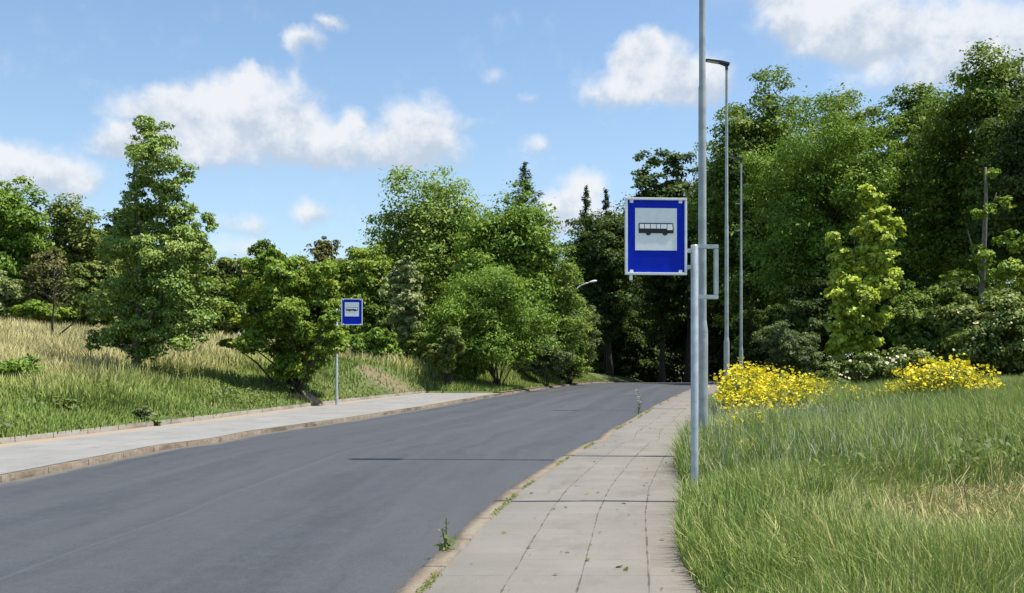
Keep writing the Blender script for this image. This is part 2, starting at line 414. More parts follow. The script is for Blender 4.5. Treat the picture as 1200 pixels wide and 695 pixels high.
def soil():
    m, nt, out = new_mat('ground')
    p = N(nt, 'ShaderNodeBsdfPrincipled'); p.inputs['Roughness'].default_value = .95
    p.inputs['Specular IOR Level'].default_value = .1
    tc = N(nt, 'ShaderNodeTexCoord'); ob = tc.outputs['Object']
    a = noise(nt, ob, .5, 4, .65); b_ = noise(nt, ob, 3.5, 5, .7); c_ = noise(nt, ob, 25, 3)
    c = mixc(nt, maprange(nt, a, .4, .62), (.085,.12,.035), (.13,.15,.06))
    c = mixc(nt, maprange(nt, b_, .48, .68, 0, .8), c, (.16,.125,.075))
    c = mixc(nt, maprange(nt, c_, .45, .7, 0, .6), c, (.12,.13,.05))
    for (qx,qy,rr) in ((-5.4,40.5,1.9),(-12.5,27.5,1.6),(-9.0,26,1.3)):      # bare sandy earth where the bank was cut
        dv = N(nt, 'ShaderNodeVectorMath', operation='DISTANCE'); nt.links.new(ob, dv.inputs[0]); dv.inputs[1].default_value = (qx,qy,.7)
        dd = mth(nt, 'ADD', dv.outputs['Value'], mth(nt, 'MULTIPLY', mth(nt,'SUBTRACT',b_,.5), 3.0))
        c = mixc(nt, maprange(nt, dd, rr, rr*.55, 0, .9), c, (.20,.155,.095))
    nt.links.new(c, p.inputs['Base Color'])
    b = N(nt, 'ShaderNodeBump'); b.inputs['Strength'].default_value = .8; b.inputs['Distance'].default_value = .05
    nt.links.new(b_, b.inputs['Height']); nt.links.new(b.outputs[0], p.inputs['Normal'])
    nt.links.new(p.outputs[0], out.inputs[0]); return m

# ground: one sheet following the road corridor
gy = np.unique(np.concatenate([np.arange(-40,0,4.), np.arange(0,80,.6), np.arange(80,150,3.), [42.99,43.01,180,250,400,700,1200,2500]]))
offL = np.array([1500,700,300,150,100,80,65,55,48,42,37,33,29.5,26,23,20,17.5,15,13,11.2,9.6,8.2,7,6,5.2,4.5,3.9,3.4,2.9,2.5,2.1,1.8,1.5,1.2,.9,.6,.3,.02])
offR = np.array([.02,.3,.6,.9,1.3,1.7,2.1,2.6,3.1,3.7,4.3,5,6,7,8.2,9.6,11,13,15,18,22,27,33,40,50,65,90,150,300,700,1500])
rows = []
for y in gy:
    yv = np.full(len(offL), y)
    xl = np.concatenate([BS(yv)-offL, [float(BS(y))+.03]+[float(BS(y))+(float(KL(y))-.57-float(BS(y)))*q for q in (.35,.65,1.)]]); zl_ = gz(xl, np.full(len(xl), y))
    xr = PR(np.full(len(offR), y))+offR; zr_ = gz(xr, np.full(len(offR), y))
    xm = np.array([float(KL(y))-.5, float(PR(y))-.03]); zm = np.array([-.25,-.25])+float(zp(y))
    rows.append(np.stack([np.concatenate([xl,xm,xr]), np.full(len(offL)+4+len(offR)+2, y), np.concatenate([zl_,zm,zr_])], 1))
G = np.stack(rows); nr, nc = G.shape[:2]
idx = np.arange(nr*nc).reshape(nr, nc)
gme = np_mesh('ground', G.reshape(-1,3), np.stack([idx[:-1,:-1], idx[:-1,1:], idx[1:,1:], idx[1:,:-1]], -1).reshape(-1,4), 4)
gme.polygons.foreach_set('use_smooth', np.ones(len(gme.polygons), dtype=bool))
tag(link('ground', gme, soil()), kind='structure')

strip('road', KL, KR, -.065, asphalt(), ncol=3)
strip('pavement', lambda Y: KR(Y)+.16, PR, 0, paving('worn concrete slabs', (0.205,0.187,0.161), [.48,.94,1.38], .5, (0.226,0.205,0.172)), ncol=2, skirt_r=.2)
strip('kerb', KR, lambda Y: KR(Y)+.155, .008, kerbstone('worn kerb', (0.230,0.197,0.152), (0.221,0.168,0.127), (0.164,0.148,0.094)), skirt_l=.14, skirt_r=.05)
strip('bus_stop_pavement', PB, lambda Y: KL(Y)-.16, .008, paving('pale concrete pavement', (0.271,0.261,0.242), [.9,1.9,2.9], 1.0, (0.279,0.238,0.180), .006, .6, True), ncol=2, y1=PLAT_END)
strip('kerb', lambda Y: KL(Y)-.155, KL, .014, kerbstone('dirty kerb', (0.164,0.127,0.090), (0.221,0.184,0.139), (0.082,0.064,0.045)), skirt_l=.05, skirt_r=.2)
strip('kerb', lambda Y: PB(Y)-.09, PB, .11, kerbstone('pale edging kerb', (0.262,0.246,0.217), (0.246,0.205,0.156), (0.213,0.193,0.164)), y1=PLAT_END-.1, skirt_l=.3, skirt_r=.2)
# end face of the wide pavement
strip('road_verge', lambda Y: KL(Y)-.56, lambda Y: KL(Y)-.16, .045, kerbstone('sandy verge', (0.295,0.246,0.172), (0.230,0.213,0.107), (0.180,0.156,0.082)), y0=PLAT_END+.05, skirt_l=.15)

# ------------------------------------------------------------------ foliage
def leaf_cards(name, P, Nn, size, aspect, rng, tint, droop=.25):
    n = len(P)
    T = unit(np.cross(Nn, rng.normal(size=(n,3)))); T[:,2] -= droop; T = unit(T)
    B = unit(np.cross(Nn, T)); s = (size*np.clip(rng.lognormal(0,.36,n),.4,1.8))[:,None]
    V = np.empty((n,4,3))
    V[:,0] = P - T*s*.5; V[:,1] = P + B*s*aspect*.5 + T*s*.02
    V[:,2] = P + T*s*.5; V[:,3] = P - B*s*aspect*.5 + T*s*.02
    V[:,2,2] -= s[:,0]*.10; V[:,0,2] -= s[:,0]*.06
    return np_mesh(name, V.reshape(-1,3), np.arange(n*4).reshape(n,4), 4, tint)

def spread(rng, clumps, n, sub=12, subr=.40, inner=.15):
    """clumps (k,6) centre+radii -> n leaf points, normals; leaves gather in sprays on each clump"""
    C = np.asarray(clumps, dtype=float); k = len(C)
    D = unit(rng.normal(size=(k*sub,3))); ci = np.repeat(np.arange(k), sub)
    sc_ = C[ci,:3] + D*C[ci,3:]*rng.uniform(.45,.95,(k*sub,1))
    sr = C[ci,3:].mean(1)*subr*rng.uniform(.55,1.35,k*sub)
    w = sr**2; w /= w.sum()
    pick = rng.choice(k*sub, n, p=w)
    d = unit(rng.normal(size=(n,3))); flip = (d[:,2] < -.2) & (rng.random(n) < .6); d[flip,2] *= -1
    rad = sr[pick]*np.where(rng.random(n) < inner, rng.random(n), rng.random(n)**.33)*rng.uniform(.85,1.15,n)
    stray = rng.random(n) < .09; rad[stray] *= rng.uniform(1.0,1.75,stray.sum())
    P = sc_[pick] + d*rad[:,None]*np.array([1.15,1.15,.72])
    out = unit(P - C[ci[pick],:3])
    Nn = unit(d*.45 + out*.45 + np.array([0,0,.5]) + rng.normal(size=(n,3))*.5)
    t = np.clip(rng.normal(.45,.2,n) + rng.normal(0,.12,k*sub)[pick], 0, 1)
    return P, Nn, t

def limb_mesh(rng, base, tips, r0, forks=None, lean=0):
    """trunk plus limbs reaching into the crown; coordinates relative to the tree's base"""
    mb = MB(); top = forks if forks else max(t[2] for t in tips)*.8
    pts = []; n = 7; wob = rng.normal(0, 1, (n,2))*top*.012
    cx = np.mean([t[0] for t in tips]); cy = np.mean([t[1] for t in tips])
    for i in range(n):
        t = i/(n-1); pts.append((cx*t*.7+wob[i,0]*t, cy*t*.7+wob[i,1]*t, -.15 + (top+.15)*t))
    rad = [r0*(1.35 if i == 0 else 1-.78*(i/(n-1))) for i in range(n)]
    mb.tube(pts, rad, 8)
    for tp in tips:
        tt = np.clip((tp[2]/top)*rng.uniform(.35,.7), .12, .95); i = int(tt*(n-1)); a = Vector(pts[i]).lerp(Vector(pts[min(i+1,n-1)]), tt*(n-1)-i)
        b = Vector(tp); mid = a.lerp(b, .5) + Vector((rng.normal()*.1, rng.normal()*.1, .10*(b-a).length))
        rr = rad[i]*.4
        mb.tube([a, a.lerp(mid,.5)+Vector((0,0,.02)), mid, b], [rr, rr*.8, rr*.6, rr*.2], 5, cap=False)
    return mb

LEAFMUL = 2.9
def tree(name, label, cat, px, Y, clumps, leafmat, n, leaf, r0, bark='bark', aspect=.6, group=None, seed=0, sub=12, subr=.40, fork=None, maxlimb=14, bush=False):
    """clumps in metres relative to the base"""
    rng = np.random.default_rng(seed*7+11); n = int(n*LEAFMUL)
    x = wx(px, Y); z = gz1(x, Y)
    root = empty(name, (x, Y, z), label, cat, group)
    C = np.asarray(clumps, float)
    P, Nn, t = spread(rng, C, n, sub, subr)
    P[:,2] = np.maximum(P[:,2], .03+rng.random(len(P))*.1)
    order = rng.permutation(len(C))[:maxlimb]
    tips = [tuple(C[i,:3]) for i in order]
    if bush:
        mb = MB()
        for tp in tips:
            a = Vector((rng.normal()*r0*2, rng.normal()*r0*2, -.1)); b = Vector(tp)
            mid = a.lerp(b,.5) + Vector((0,0,.08*b.length))
            mb.tube([a, mid, b], [r0*.55, r0*.35, r0*.12], 5, cap=False)
    else:
        mb = limb_mesh(rng, None, tips, r0, fork)
    mb.build('trunk', M[bark], root)
    link('crown', leaf_cards('crown', P, Nn, np.full(n, leaf*.84), aspect, rng, t), L[leafmat], root)
    return root

def pxclumps(lst, px, Y, depth=1.0, seed=1):
    """hand-placed clumps given in photo pixels -> metres relative to the base"""
    rng = np.random.default_rng(seed); x0 = wx(px, Y); z0 = gz1(x0, Y); out = []
    for cx, cy, rx, ry, *dy in lst:
        r = rx/F*Y
        out.append((wx(cx,Y)-x0, dy[0] if dy else rng.uniform(-1,1)*r*.9*depth, wz(cy,Y)-z0, r, r*.95, ry/F*Y))
    return out

def autocrown(px, Y, x0, x1, yt, yb, k, seed, depth=.9, topheavy=.0, cl=(.27,.46)):
    """uneven crown filling a width x0..x1 and a height yb..yt (photo pixels at that distance)"""
    rng = np.random.default_rng(seed*13+3)
    bx = wx(px,Y); bz = gz1(bx,Y)
    cx = (wx(x0,Y)+wx(x1,Y))/2 - bx; rx = (wx(x1,Y)-wx(x0,Y))/2
    zb = wz(yb,Y)-bz; zt = wz(yt,Y)-bz; cz = (zb+zt)/2; rz = (zt-zb)/2; ry = rx*depth
    out = []
    for i in range(int(k*1.5)):
        d = unit(rng.normal(size=(1,3)))[0]; d[2] = d[2]*.9 + .12; d = np.sign(d)*np.abs(d)**.8
        q = rng.uniform(.35,.84); r = rng.uniform(*cl)
        out.append((cx+d[0]*rx*q, d[1]*ry*q, cz+d[2]*rz*q, rx*r, ry*r, min(rz,rx*1.4)*r))
    out.append((cx,0,cz,rx*.5,ry*.5,rz*.5)); out.append((cx+rx*.1,0,cz+rz*.62,rx*.34,ry*.34,rz*.3))
    out.append((cx-rx*.15,0,cz-rz*.5,rx*.5,ry*.45,rz*.4))
    return out

# --- the two trees on the bank, left
t1 = pxclumps([(162,148,21,15),(187,160,20,16),(158,174,15,14),(192,186,32,25),(170,203,26,20),(207,205,21,22),(182,232,26,22),(160,240,16,16),
      (238,264,20,15),(216,272,22,18),(168,268,30,24),(140,292,26,22),(198,302,36,26),(234,300,20,18),(150,328,36,26),(195,342,42,28),
      (235,342,24,20),(165,372,42,26),(130,358,28,22),(213,372,38,22),(120,393,22,11),(108,404,13,8),(158,402,38,18),(203,400,32,14),(232,392,18,10),(170,415,24,8),(185,320,26,22),(160,350,30,22),(180,385,36,20),(205,290,24,20),(172,300,20,20),(150,385,26,14),(152,256,20,16),(196,256,26,20),(170,284,30,20),(214,246,16,13),(226,284,22,17),(142,266,15,13),(158,226,17,14),(200,226,20,16)], 160, 30, .9, 4)
tree('ash_tree', 'tall narrow ash tree with a bare gappy top, standing alone on the left bank', 'tree', 160, 30, t1, 'ash', 24000, .115, .15, 'bark', .5, seed=1, sub=13, subr=.36, fork=7.6, maxlimb=16)
t2 = pxclumps([(308,312,22,16),(335,314,28,20),(318,297,12,9),(370,325,26,18),(288,340,26,20),(330,350,34,26),(380,352,24,22),(275,366,20,16),(305,380,34,20),
      (350,385,34,24),(392,378,16,18),(266,402,14,6),(298,404,28,12),(340,410,38,16),(383,406,22,14),(400,398,13,9),(370,424,18,10),(335,432,24,14),(350,440,16,10),(404,392,14,15,-1.6),(396,380,14,14,-1.6),(406,408,12,8,-1.6),(392,410,12,9,-1.6),(400,372,8,7,-1.6),(325,425,26,14,.3),(352,428,24,14,-.4),(300,385,20,16,-1),(345,365,26,18,-1.3),(335,335,26,20,-.9)], 345, 32, .9, 6)
tree('maple_tree', 'rounded field maple bush hiding the pole of the far bus stop sign', 'tree', 345, 32, t2, 'maple', 18000, .125, .09, 'bark_dark', .62, seed=2, sub=13, subr=.38, maxlimb=9, bush=True)

# --- thin, nearly bare sapling
x, Yq = wx(62, 39), 39.0; zz = gz1(x, Yq)
sap = empty('bare_sapling', (x, Yq, zz), 'thin nearly leafless dark sapling in the pale meadow at far left', 'tree')
mb = MB(); mb.tube([(0,0,-.1),(-.03,0,.9),(.04,.05,1.9),(0,.1,3.2)], [.06,.05,.035,.01], 6)
mb.tube([(0,0,.25),(.5,.1,.7),(.95,.2,1.1),(1.1,.2,1.6)], [.045,.035,.025,.008], 5)
rg = np.random.default_rng(3)
for i in range(16):
    z0 = rg.uniform(1.2,2.9); a = rg.uniform(0,6.28); l = rg.uniform(.4,1.2)
    mb.tube([(0,.05,z0),(math.cos(a)*l*.5,math.sin(a)*l*.5,z0+l*.35),(math.cos(a)*l,math.sin(a)*l,z0+l*.75)], [.016,.011,.004], 4, cap=False)
mb.build('trunk', M['bark_dark'], sap)
P, Nn, t = spread(rg, [(0,.1,2.3,.9,.8,.9),(-.2,0,3.0,.5,.5,.6)], 420, 14, .3)
link('crown', leaf_cards('crown', P, Nn, np.full(420,.09), .5, rg, t), L['brown'], sap)

# --- trees and bushes: name, label, px, Y, x0,x1,ytop,ybot, clumps, leafmat, leaves, leaf, r0, opts
T = [
 ('hedge_tree','tall bright green tree at the left edge of the meadow hedge',15,62,-60,58,200,395,24,'fresh',20000,.24,.3,{}),
 ('willow_bush','pale silvery bush low at the far left edge of the meadow',-5,55,-38,24,312,392,12,'pale',6000,.2,.05,{'bush':1,'aspect':.35}),
 ('hedge_tree','dull olive hedge tree directly behind the bare sapling',95,66,42,152,236,396,26,'olive',13000,.24,.2,{}),
 ('hedge_bush','brownish thin bush left of the bare sapling in the hedge',45,60,18,82,285,392,12,'brown',6500,.2,.05,{'bush':1}),
 ('hedge_bush','low yellow green bush lining the top edge of the pale meadow',58,56,15,100,355,394,10,'maple',6000,.19,.04,{'bush':1}),
 ('hedge_bush','mid green bush between the bare sapling and the tall ash tree',112,57,78,142,300,394,12,'olive',8000,.2,.05,{'bush':1}),
 ('hedge_tree','dark green hedge tree just left of the ash tree top',135,70,95,178,232,395,18,'deep',13000,.26,.25,{}),
 ('hedge_tree','mid green hedge tree hidden behind the ash tree crown',212,67,165,262,256,400,18,'wood',13000,.25,.25,{}),
 ('hedge_tree','low dense hedge tree in the gap between ash and field maple',262,60,222,300,293,402,16,'olive',11000,.22,.2,{}),
 ('hedge_tree','grey brown thinly leaved tree rising behind the field maple',375,66,338,412,276,400,16,'brown',5500,.22,.2,{'subr':.3}),
 ('hedge_tree','dark green tree behind the left half of the field maple',318,64,285,352,284,402,14,'wood',9000,.24,.2,{}),
 ('roadside_tree','yellow green leafy tree right of the far bus stop sign',420,52,378,462,272,425,26,'maple',12000,.2,.18,{}),
 ('roadside_tree','tall rounded willow, highest of the trees beside the road on the left',500,60,420,588,216,440,40,'willow',36000,.21,.35,{'aspect':.6,'subr':.5}),
 ('young_poplar','slim young tree with pale silvery leaves among the roadside trees',474,48,450,499,290,412,14,'pale',6500,.17,.08,{'aspect':.6}),
 ('roadside_tree','bright green broad tree in front of the lone spruce top',588,57,522,655,232,440,38,'fresh',24000,.22,.3,{'subr':.48}),
 ('roadside_bush','large feathery dark bush at the road edge below the bright trees',585,47,505,646,316,448,28,'fresh',26000,.15,.07,{'bush':1,'aspect':.45,'subr':.48}),
 ('roadside_bush','small round bush at the left foot of the large feathery bush',524,44,498,550,378,440,10,'olive',6000,.15,.04,{'bush':1}),
 ('roadside_tree','grey green willow standing beside the old curved lamp',634,58,596,690,282,442,24,'willow',17000,.18,.2,{'aspect':.4}),
 ('roadside_bush','drooping grey green bush nearest the road crest on the left',660,62,630,697,350,443,16,'juniper',10000,.17,.05,{'bush':1,'aspect':.4}),
 ('roadside_bush','dense leafy bush under the tall rounded willow',455,52,415,510,345,425,14,'wood',9500,.19,.05,{'bush':1}),
 ('roadside_bush','low sunlit bush on the earthy slope behind the far bus stop sign',436,46,408,470,382,430,10,'fresh',5500,.16,.04,{'bush':1}),
 # the wood beyond the crest and on the right
 ('woodland_tree','dark woodland tree just right of the old curved lamp',715,86,660,758,240,420,30,'deep',15000,.28,.3,{}),
 ('woodland_tree','dark lacy tree rising above the left corner of the near sign',776,90,730,824,164,410,34,'deep',17000,.33,.3,{'subr':.34}),
 ('woodland_tree','tall broad dark tree behind the two slim lamp posts',880,82,806,966,84,410,40,'wood',36000,.30,.45,{}),
 ('woodland_tree','lighter feathery tree filling the middle of the right hand wood',962,64,872,1068,128,415,36,'fresh',36000,.23,.4,{'aspect':.5}),
 ('woodland_tree','tall open-topped tree left of the dead trunk in the wood',1068,72,1000,1135,80,400,34,'wood',28000,.27,.4,{}),
 ('woodland_tree','tall dense tree at the right edge towering over the dead trunk',1165,60,1085,1250,70,370,36,'wood',32000,.24,.4,{}),
 ('woodland_tree','dark tree at the far right edge with low leafy boughs',1235,48,1150,1330,90,400,30,'deep',24000,.21,.35,{}),
 ('woodland_tree','pale topped tree peeping between the two tallest woodland crowns',985,95,930,1040,100,400,22,'olive',15000,.33,.35,{}),
 ('woodland_tree','deep shaded tree at the centre over the road end',805,94,738,880,215,365,30,'deep',16000,.36,.35,{}),
 ('woodland_bush','grey green feathery shrub behind the yellow flowers near the lamp posts',918,44,884,958,380,450,14,'juniper',9500,.15,.05,{'bush':1,'aspect':.3}),
 ('woodland_bush','leafy bush to the right of the lime green young linden',1088,46,1040,1140,330,445,18,'wood',14000,.18,.06,{'bush':1}),
 ('elder_bush','large bush with scattered white blossoms at the right edge',1165,34,1105,1235,335,462,22,'shrub',17000,.14,.06,{'bush':1}),
 ('woodland_bush','dark bush in the shade left of the young linden',955,60,915,1000,320,450,14,'deep',9000,.22,.06,{'bush':1}),
 ('woodland_bush','dark bush at the shaded end of the road beside the lamp posts',850,100,796,905,330,466,16,'deep',9500,.28,.06,{'bush':1}),
 ('woodland_bush','dark bush closing the road end under the near sign',765,104,702,822,330,468,16,'deep',10000,.30,.06,{'bush':1}),
 ('woodland_bush','dark bush at the road end beside the grassy bank tip',722,101,690,758,352,466,12,'deep',6500,.28,.06,{'bush':1}),
 ('woodland_bush','dark bush behind the lime green linden in the wood',1030,62,980,1085,300,450,16,'deep',11000,.23,.06,{'bush':1}),
 ('woodland_bush','dark bush at the foot of the dead trunk',1140,56,1085,1200,315,450,16,'deep',12000,.21,.06,{'bush':1}),
 ('woodland_bush','dark bush behind the white blossoming bush at the right edge',1230,46,1180,1310,330,450,14,'deep',9000,.18,.06,{'bush':1}),
 ('woodland_bush','farthest shaded bush seen between the poles at the road end',800,118,730,880,370,480,16,'deep',8000,.36,.08,{'bush':1}),
 ('woodland_tree','broad dark tree closing the skyline between the old curved lamp and the near sign',700,110,648,768,250,470,34,'deep',19000,.33,.35,{'subr':.46}),
 ('woodland_tree','broad dark tree far back straight behind the near sign',765,114,712,838,205,470,34,'deep',19000,.34,.35,{'subr':.46}),
 ('woodland_tree','broad dark tree far back behind the thick lamp post',835,116,775,915,190,475,34,'deep',19000,.35,.35,{'subr':.46}),
 ('woodland_tree','shaded tree far back between the near sign and the lamp posts',845,104,790,900,190,470,26,'deep',15000,.36,.35,{}),
 ('woodland_tree','shaded tree far back to the right of the lamp posts',925,98,870,985,180,470,26,'deep',15000,.34,.35,{}),
 ('woodland_tree','shaded tree far back behind the young linden',1010,88,950,1075,190,460,26,'deep',15000,.32,.35,{}),
 ('woodland_tree','shaded tree far back behind the dead trunk',1110,84,1050,1180,180,460,26,'deep',15000,.30,.35,{}),
 ('woodland_tree','dark tree far back at the right edge behind the tall dense tree',1215,80,1150,1290,150,450,26,'deep',15000,.30,.35,{}),
 ('roadside_bush','low leafy bush spilling to the kerb left of the road crest',668,61,640,698,378,443,14,'willow',9000,.15,.04,{'bush':1,'aspect':.45}),
 ('roadside_bush','low bush between the large feathery bush and the drooping one',640,55,606,668,388,446,14,'juniper',8500,.14,.04,{'bush':1,'aspect':.45}),
 ('roadside_bush','low bright bush at the foot of the large feathery bush',552,47,520,588,400,448,12,'fresh',7500,.13,.04,{'bush':1}),
 ('roadside_bush','low shaggy bush under the slim pale young tree',482,49,448,522,388,440,12,'willow',7500,.14,.04,{'bush':1}),
 ('hedge_bush','far hedge bush closing the skyline left of the bare sapling',40,84,-40,120,300,400,14,'olive',8000,.26,.05,{'bush':1}),
 ('hedge_bush','far hedge bush closing the skyline behind the ash tree',190,84,110,270,310,404,14,'wood',8000,.26,.05,{'bush':1}),
 ('hedge_bush','far hedge bush closing the skyline behind the field maple',330,82,250,410,318,410,14,'olive',8000,.26,.05,{'bush':1}),
 ('roadside_bush','far bush closing the skyline behind the roadside willow',640,80,570,705,345,448,16,'wood',9000,.25,.05,{'bush':1}),
 ('roadside_bush','far bush closing the skyline behind the bright broad tree',500,80,410,590,330,430,16,'deep',9000,.25,.05,{'bush':1}),
 ('woodland_bush','shaded bush at the wood edge behind the feathery shrub',900,70,850,955,350,455,16,'deep',9500,.24,.06,{'bush':1}),
 ('hedge_bush','long dark bush under the hedge trees left of the ash tree',150,72,95,215,320,398,14,'deep',8000,.24,.05,{'bush':1}),
 ('hedge_bush','dark bush low in the hedge between ash and field maple',245,68,195,300,330,404,14,'deep',8000,.24,.05,{'bush':1}),
 ('hedge_bush','dark bush low behind the field maple',345,66,290,410,320,408,14,'deep',8000,.24,.05,{'bush':1}),
 ('hedge_bush','dark bush at the foot of the tall left edge tree',15,74,-60,80,300,392,14,'deep',8000,.26,.05,{'bush':1}),
 ('roadside_bush','dark undergrowth bush between the tall willow and the bright broad tree',540,66,480,600,330,432,14,'deep',9000,.22,.05,{'bush':1}),
 ('roadside_bush','dark undergrowth bush behind the far bus stop sign',430,62,385,485,330,416,14,'deep',8000,.22,.05,{'bush':1}),
 ('woodland_bush','farthest shaded bush behind the slim lamp posts',920,110,860,985,340,470,16,'deep',8000,.34,.08,{'bush':1}),
]
for i, (nm, lb, px, Y, x0, x1, yt, yb, k, lm, n, lf, r0, op) in enumerate(T):
    op = dict(op); bush = bool(op.pop('bush', 0))
    cat = 'bush' if 'bush' in nm else 'tree'
    tree(nm, lb, cat, px, Y, autocrown(px, Y, x0, x1, yt, yb, k, i+1), lm, n, lf, r0, 'bark_dark' if ('wood' in nm or bush) else 'bark', seed=i+20, bush=bush, **op)

# --- spruces
def spruce(label, px, Y, wpx, ytop, seed):
    rng = np.random.default_rng(seed+3); x = wx(px,Y); z = gz1(x,Y); H = wz(ytop,Y)-z; R = wpx/2/F*Y
    root = empty('spruce_tree', (x,Y,z), label, 'tree')
    mb = MB(); mb.tube([(0,0,-.2),(0,0,H*.5),(0,0,H*.99)], [.22,.12,.02], 7); mb.build('trunk', M['bark_dark'], root)
    P=[];Nn=[]
    zc = H*.22
    while zc < H-.15:
        f = (H-zc)/H; r = R*min(1, f*1.9)*rng.uniform(.7,1.2)+.12
        for b in range(rng.integers(5,8)):
            a = rng.uniform(0,6.28); r_ = r; r = r*rng.uniform(.45,1.3); zj = rng.normal(0,.12); m = int(10+20*r); s = rng.random(m)**.7
            dr = -.25*s*r + .18*(s**3)*r
            px_ = np.cos(a)*s*r + rng.normal(0,.10,m)*(.6+r*.25); py_ = np.sin(a)*s*r + rng.normal(0,.10,m)*(.6+r*.25)
            P.append(np.stack([px_,py_,zc+zj+dr+rng.normal(0,.13,m)-.10*s**2*rng.random()],1)); Nn.append(unit(np.array([0,0,1.])+rng.normal(0,.45,(m,3)))); r = r_
        zc += rng.uniform(.16,.48)
    P=np.concatenate(P); Nn=np.concatenate(Nn); n=len(P)
    link('crown', leaf_cards('crown', P, Nn, np.full(n,.30), .3, rng, rng.random(n)), L['spruce'], root)
spruce('lone spruce whose tip rises above the left roadside trees', 615, 84, 112, 190, 1)
spruce('left one of two spruce tips beside the near sign top', 687, 96, 66, 219, 2)
spruce('right one of two spruce tips beside the near sign top', 710, 99, 60, 221, 3)

# --- lime green linden sapling in front of the wood
t3 = pxclumps([(1020,228,13,13),(1032,250,16,13),(1040,275,17,16),(1024,270,15,18),(1030,300,20,18),(1045,322,12,9),(1012,325,22,18),(1030,340,18,16),(975,280,9,12),(985,300,14,14),(990,325,18,18),(978,345,16,18),(1000,350,24,18),
      (985,370,22,18),(1008,378,24,18),(1028,370,14,14),(978,395,20,16),(1004,402,24,14),(985,412,18,10)], 1000, 36, .8, 8)
tree('linden_sapling', 'young linden with glowing lime green leaves and two tops in front of the wood', 'tree', 1000, 36, t3, 'lime', 6600, .17, .06, 'bark_dark', .8, seed=77, sub=11, subr=.42, fork=6.2)

# --- dead trunk in the wood
x, Yq = wx(1155, 45), 45.0; zz = gz1(x, Yq)
snag = empty('dead_tree', (x,Yq,zz), 'bleached dead trunk with a snapped top and a few leafy shoots in the wood', 'tree')
mb = MB(); H = wz(196,Yq)-zz
mb.tube([(-.25,0,-.2),(-.18,0,H*.45),(-.05,0,H*.7),(.02,0,H*.86),(0,0,H)], [.2,.14,.11,.085,.05], 9)
mb.tube([(-.2,0,H*.52),(-.8,-.5,H*.6),(-1.25,-.8,H*.70)], [.06,.05,.03], 6)
mb.tube([(-.0,0,H*.8),(.3,-.2,H*.84),(.42,-.2,H*.88)], [.04,.03,.015], 6)
mb.build('trunk', M['dead'], snag)

sg = pxclumps([(1160,205,9,8,-.3),(1140,250,12,10,-.9),(1172,240,10,9,-.6),(1135,300,16,10,-.9),(1175,285,16,12,-.7),(1160,320,20,12,-.9),(1120,330,20,12,-.6),(1185,330,20,16,-.7)], 1155, 45, 1, 3)
rng_ = np.random.default_rng(12); P, Nn, t = spread(rng_, sg, 2600, 9, .45)
link('crown', leaf_cards('crown', P, Nn, np.full(len(P),.19), .6, rng_, t), L['maple'], snag)
# --- rose bush with pale blossoms, and white blossoms on the elder
def blossoms(root, clumps, n, size, seed, mat='white_flower'):
    rng = np.random.default_rng(seed); P, Nn, t = spread(rng, clumps, n, 12, .42, 0)
    P[:,1] -= .05
    Nn = unit(Nn*.3 + np.array([0,-.6,.5]) + rng.normal(0,.2,(n,3)))
    link('blossom', leaf_cards('blossom', P, Nn, np.full(n,size), .9, rng, t, 0), M[mat], root)
c = pxclumps([(985,440,22,14),(1010,430,26,16),(1045,425,28,16),(1075,425,26,15),(1100,430,18,12),(1060,440,34,13),(1025,445,30,12),(1095,442,16,10),(975,450,18,8)], 1040, 30, .9, 9)
ro = tree('rose_bush', 'low rose bush dotted with pale blossoms behind the yellow flowers', 'bush', 1040, 30, c, 'shrub', 10500, .095, .03, 'bark_dark', .65, seed=88, bush=True)
blossoms(ro, c, 150, .085, 5)
eld = [o for o in bpy.data.objects if o.name.startswith('elder_bush')][0]
blossoms(eld, autocrown(1165, 34, 1105, 1235, 335, 462, 22, 33), 210, .10, 6)

# --- leafy low plants on the left verge
def leafy_plant(name, label, px, Y, h, r, n, leaf, mat='weed', seed=0, aspect=.5, zoff=0.):
    rng = np.random.default_rng(seed+400); x = wx(px,Y); z = gz1(x,Y)+zoff
    root = empty(name, (x,Y,z), label, 'plant')
    mb = MB(); tips = []
    for i in range(9):
        a = rng.uniform(0,6.28); q = r*rng.uniform(.2,.8); tp = (math.cos(a)*q, math.sin(a)*q, h*rng.uniform(.6,1)); tips.append(tp)
        mb.tube([(tp[0]*.15,tp[1]*.15,-.03),(tp[0]*.5,tp[1]*.5,tp[2]*.6),tp], [.008,.006,.003], 4, cap=False)
    mb.build('stem', M['stem'], root)
    C = [(t[0]*.8,t[1]*.8,t[2]*.75,r*.38,r*.38,h*.28) for t in tips]+[(0,0,h*.35,r*.7,r*.7,h*.3)]
    P, Nn, t = spread(rng, C, n, 8, .45, .3); P[:,2] = np.maximum(P[:,2], .02)
    link('leaves', leaf_cards('leaves', P, Nn, np.full(n,leaf), aspect, rng, t), L[mat], root)
    return root
leafy_plant('leafy_plant','wide clump of broad green weeds at the far left of the bank',18,24,.75,.75,1500,.12,'fresh',1)
leafy_plant('leafy_plant','low dark weed clump by the edging kerb at far left',82,20.2,.32,.32,420,.09,'weed',2)
leafy_plant('leafy_plant','bluish thistle clump on the kerb edge left of the upright weed',166,20.6,.36,.28,420,.08,'juniper',3)
leafy_plant('leafy_plant','dark upright weed growing from the edging kerb of the left pavement',183,20.7,.52,.13,240,.085,'shrub',4,zoff=.0)

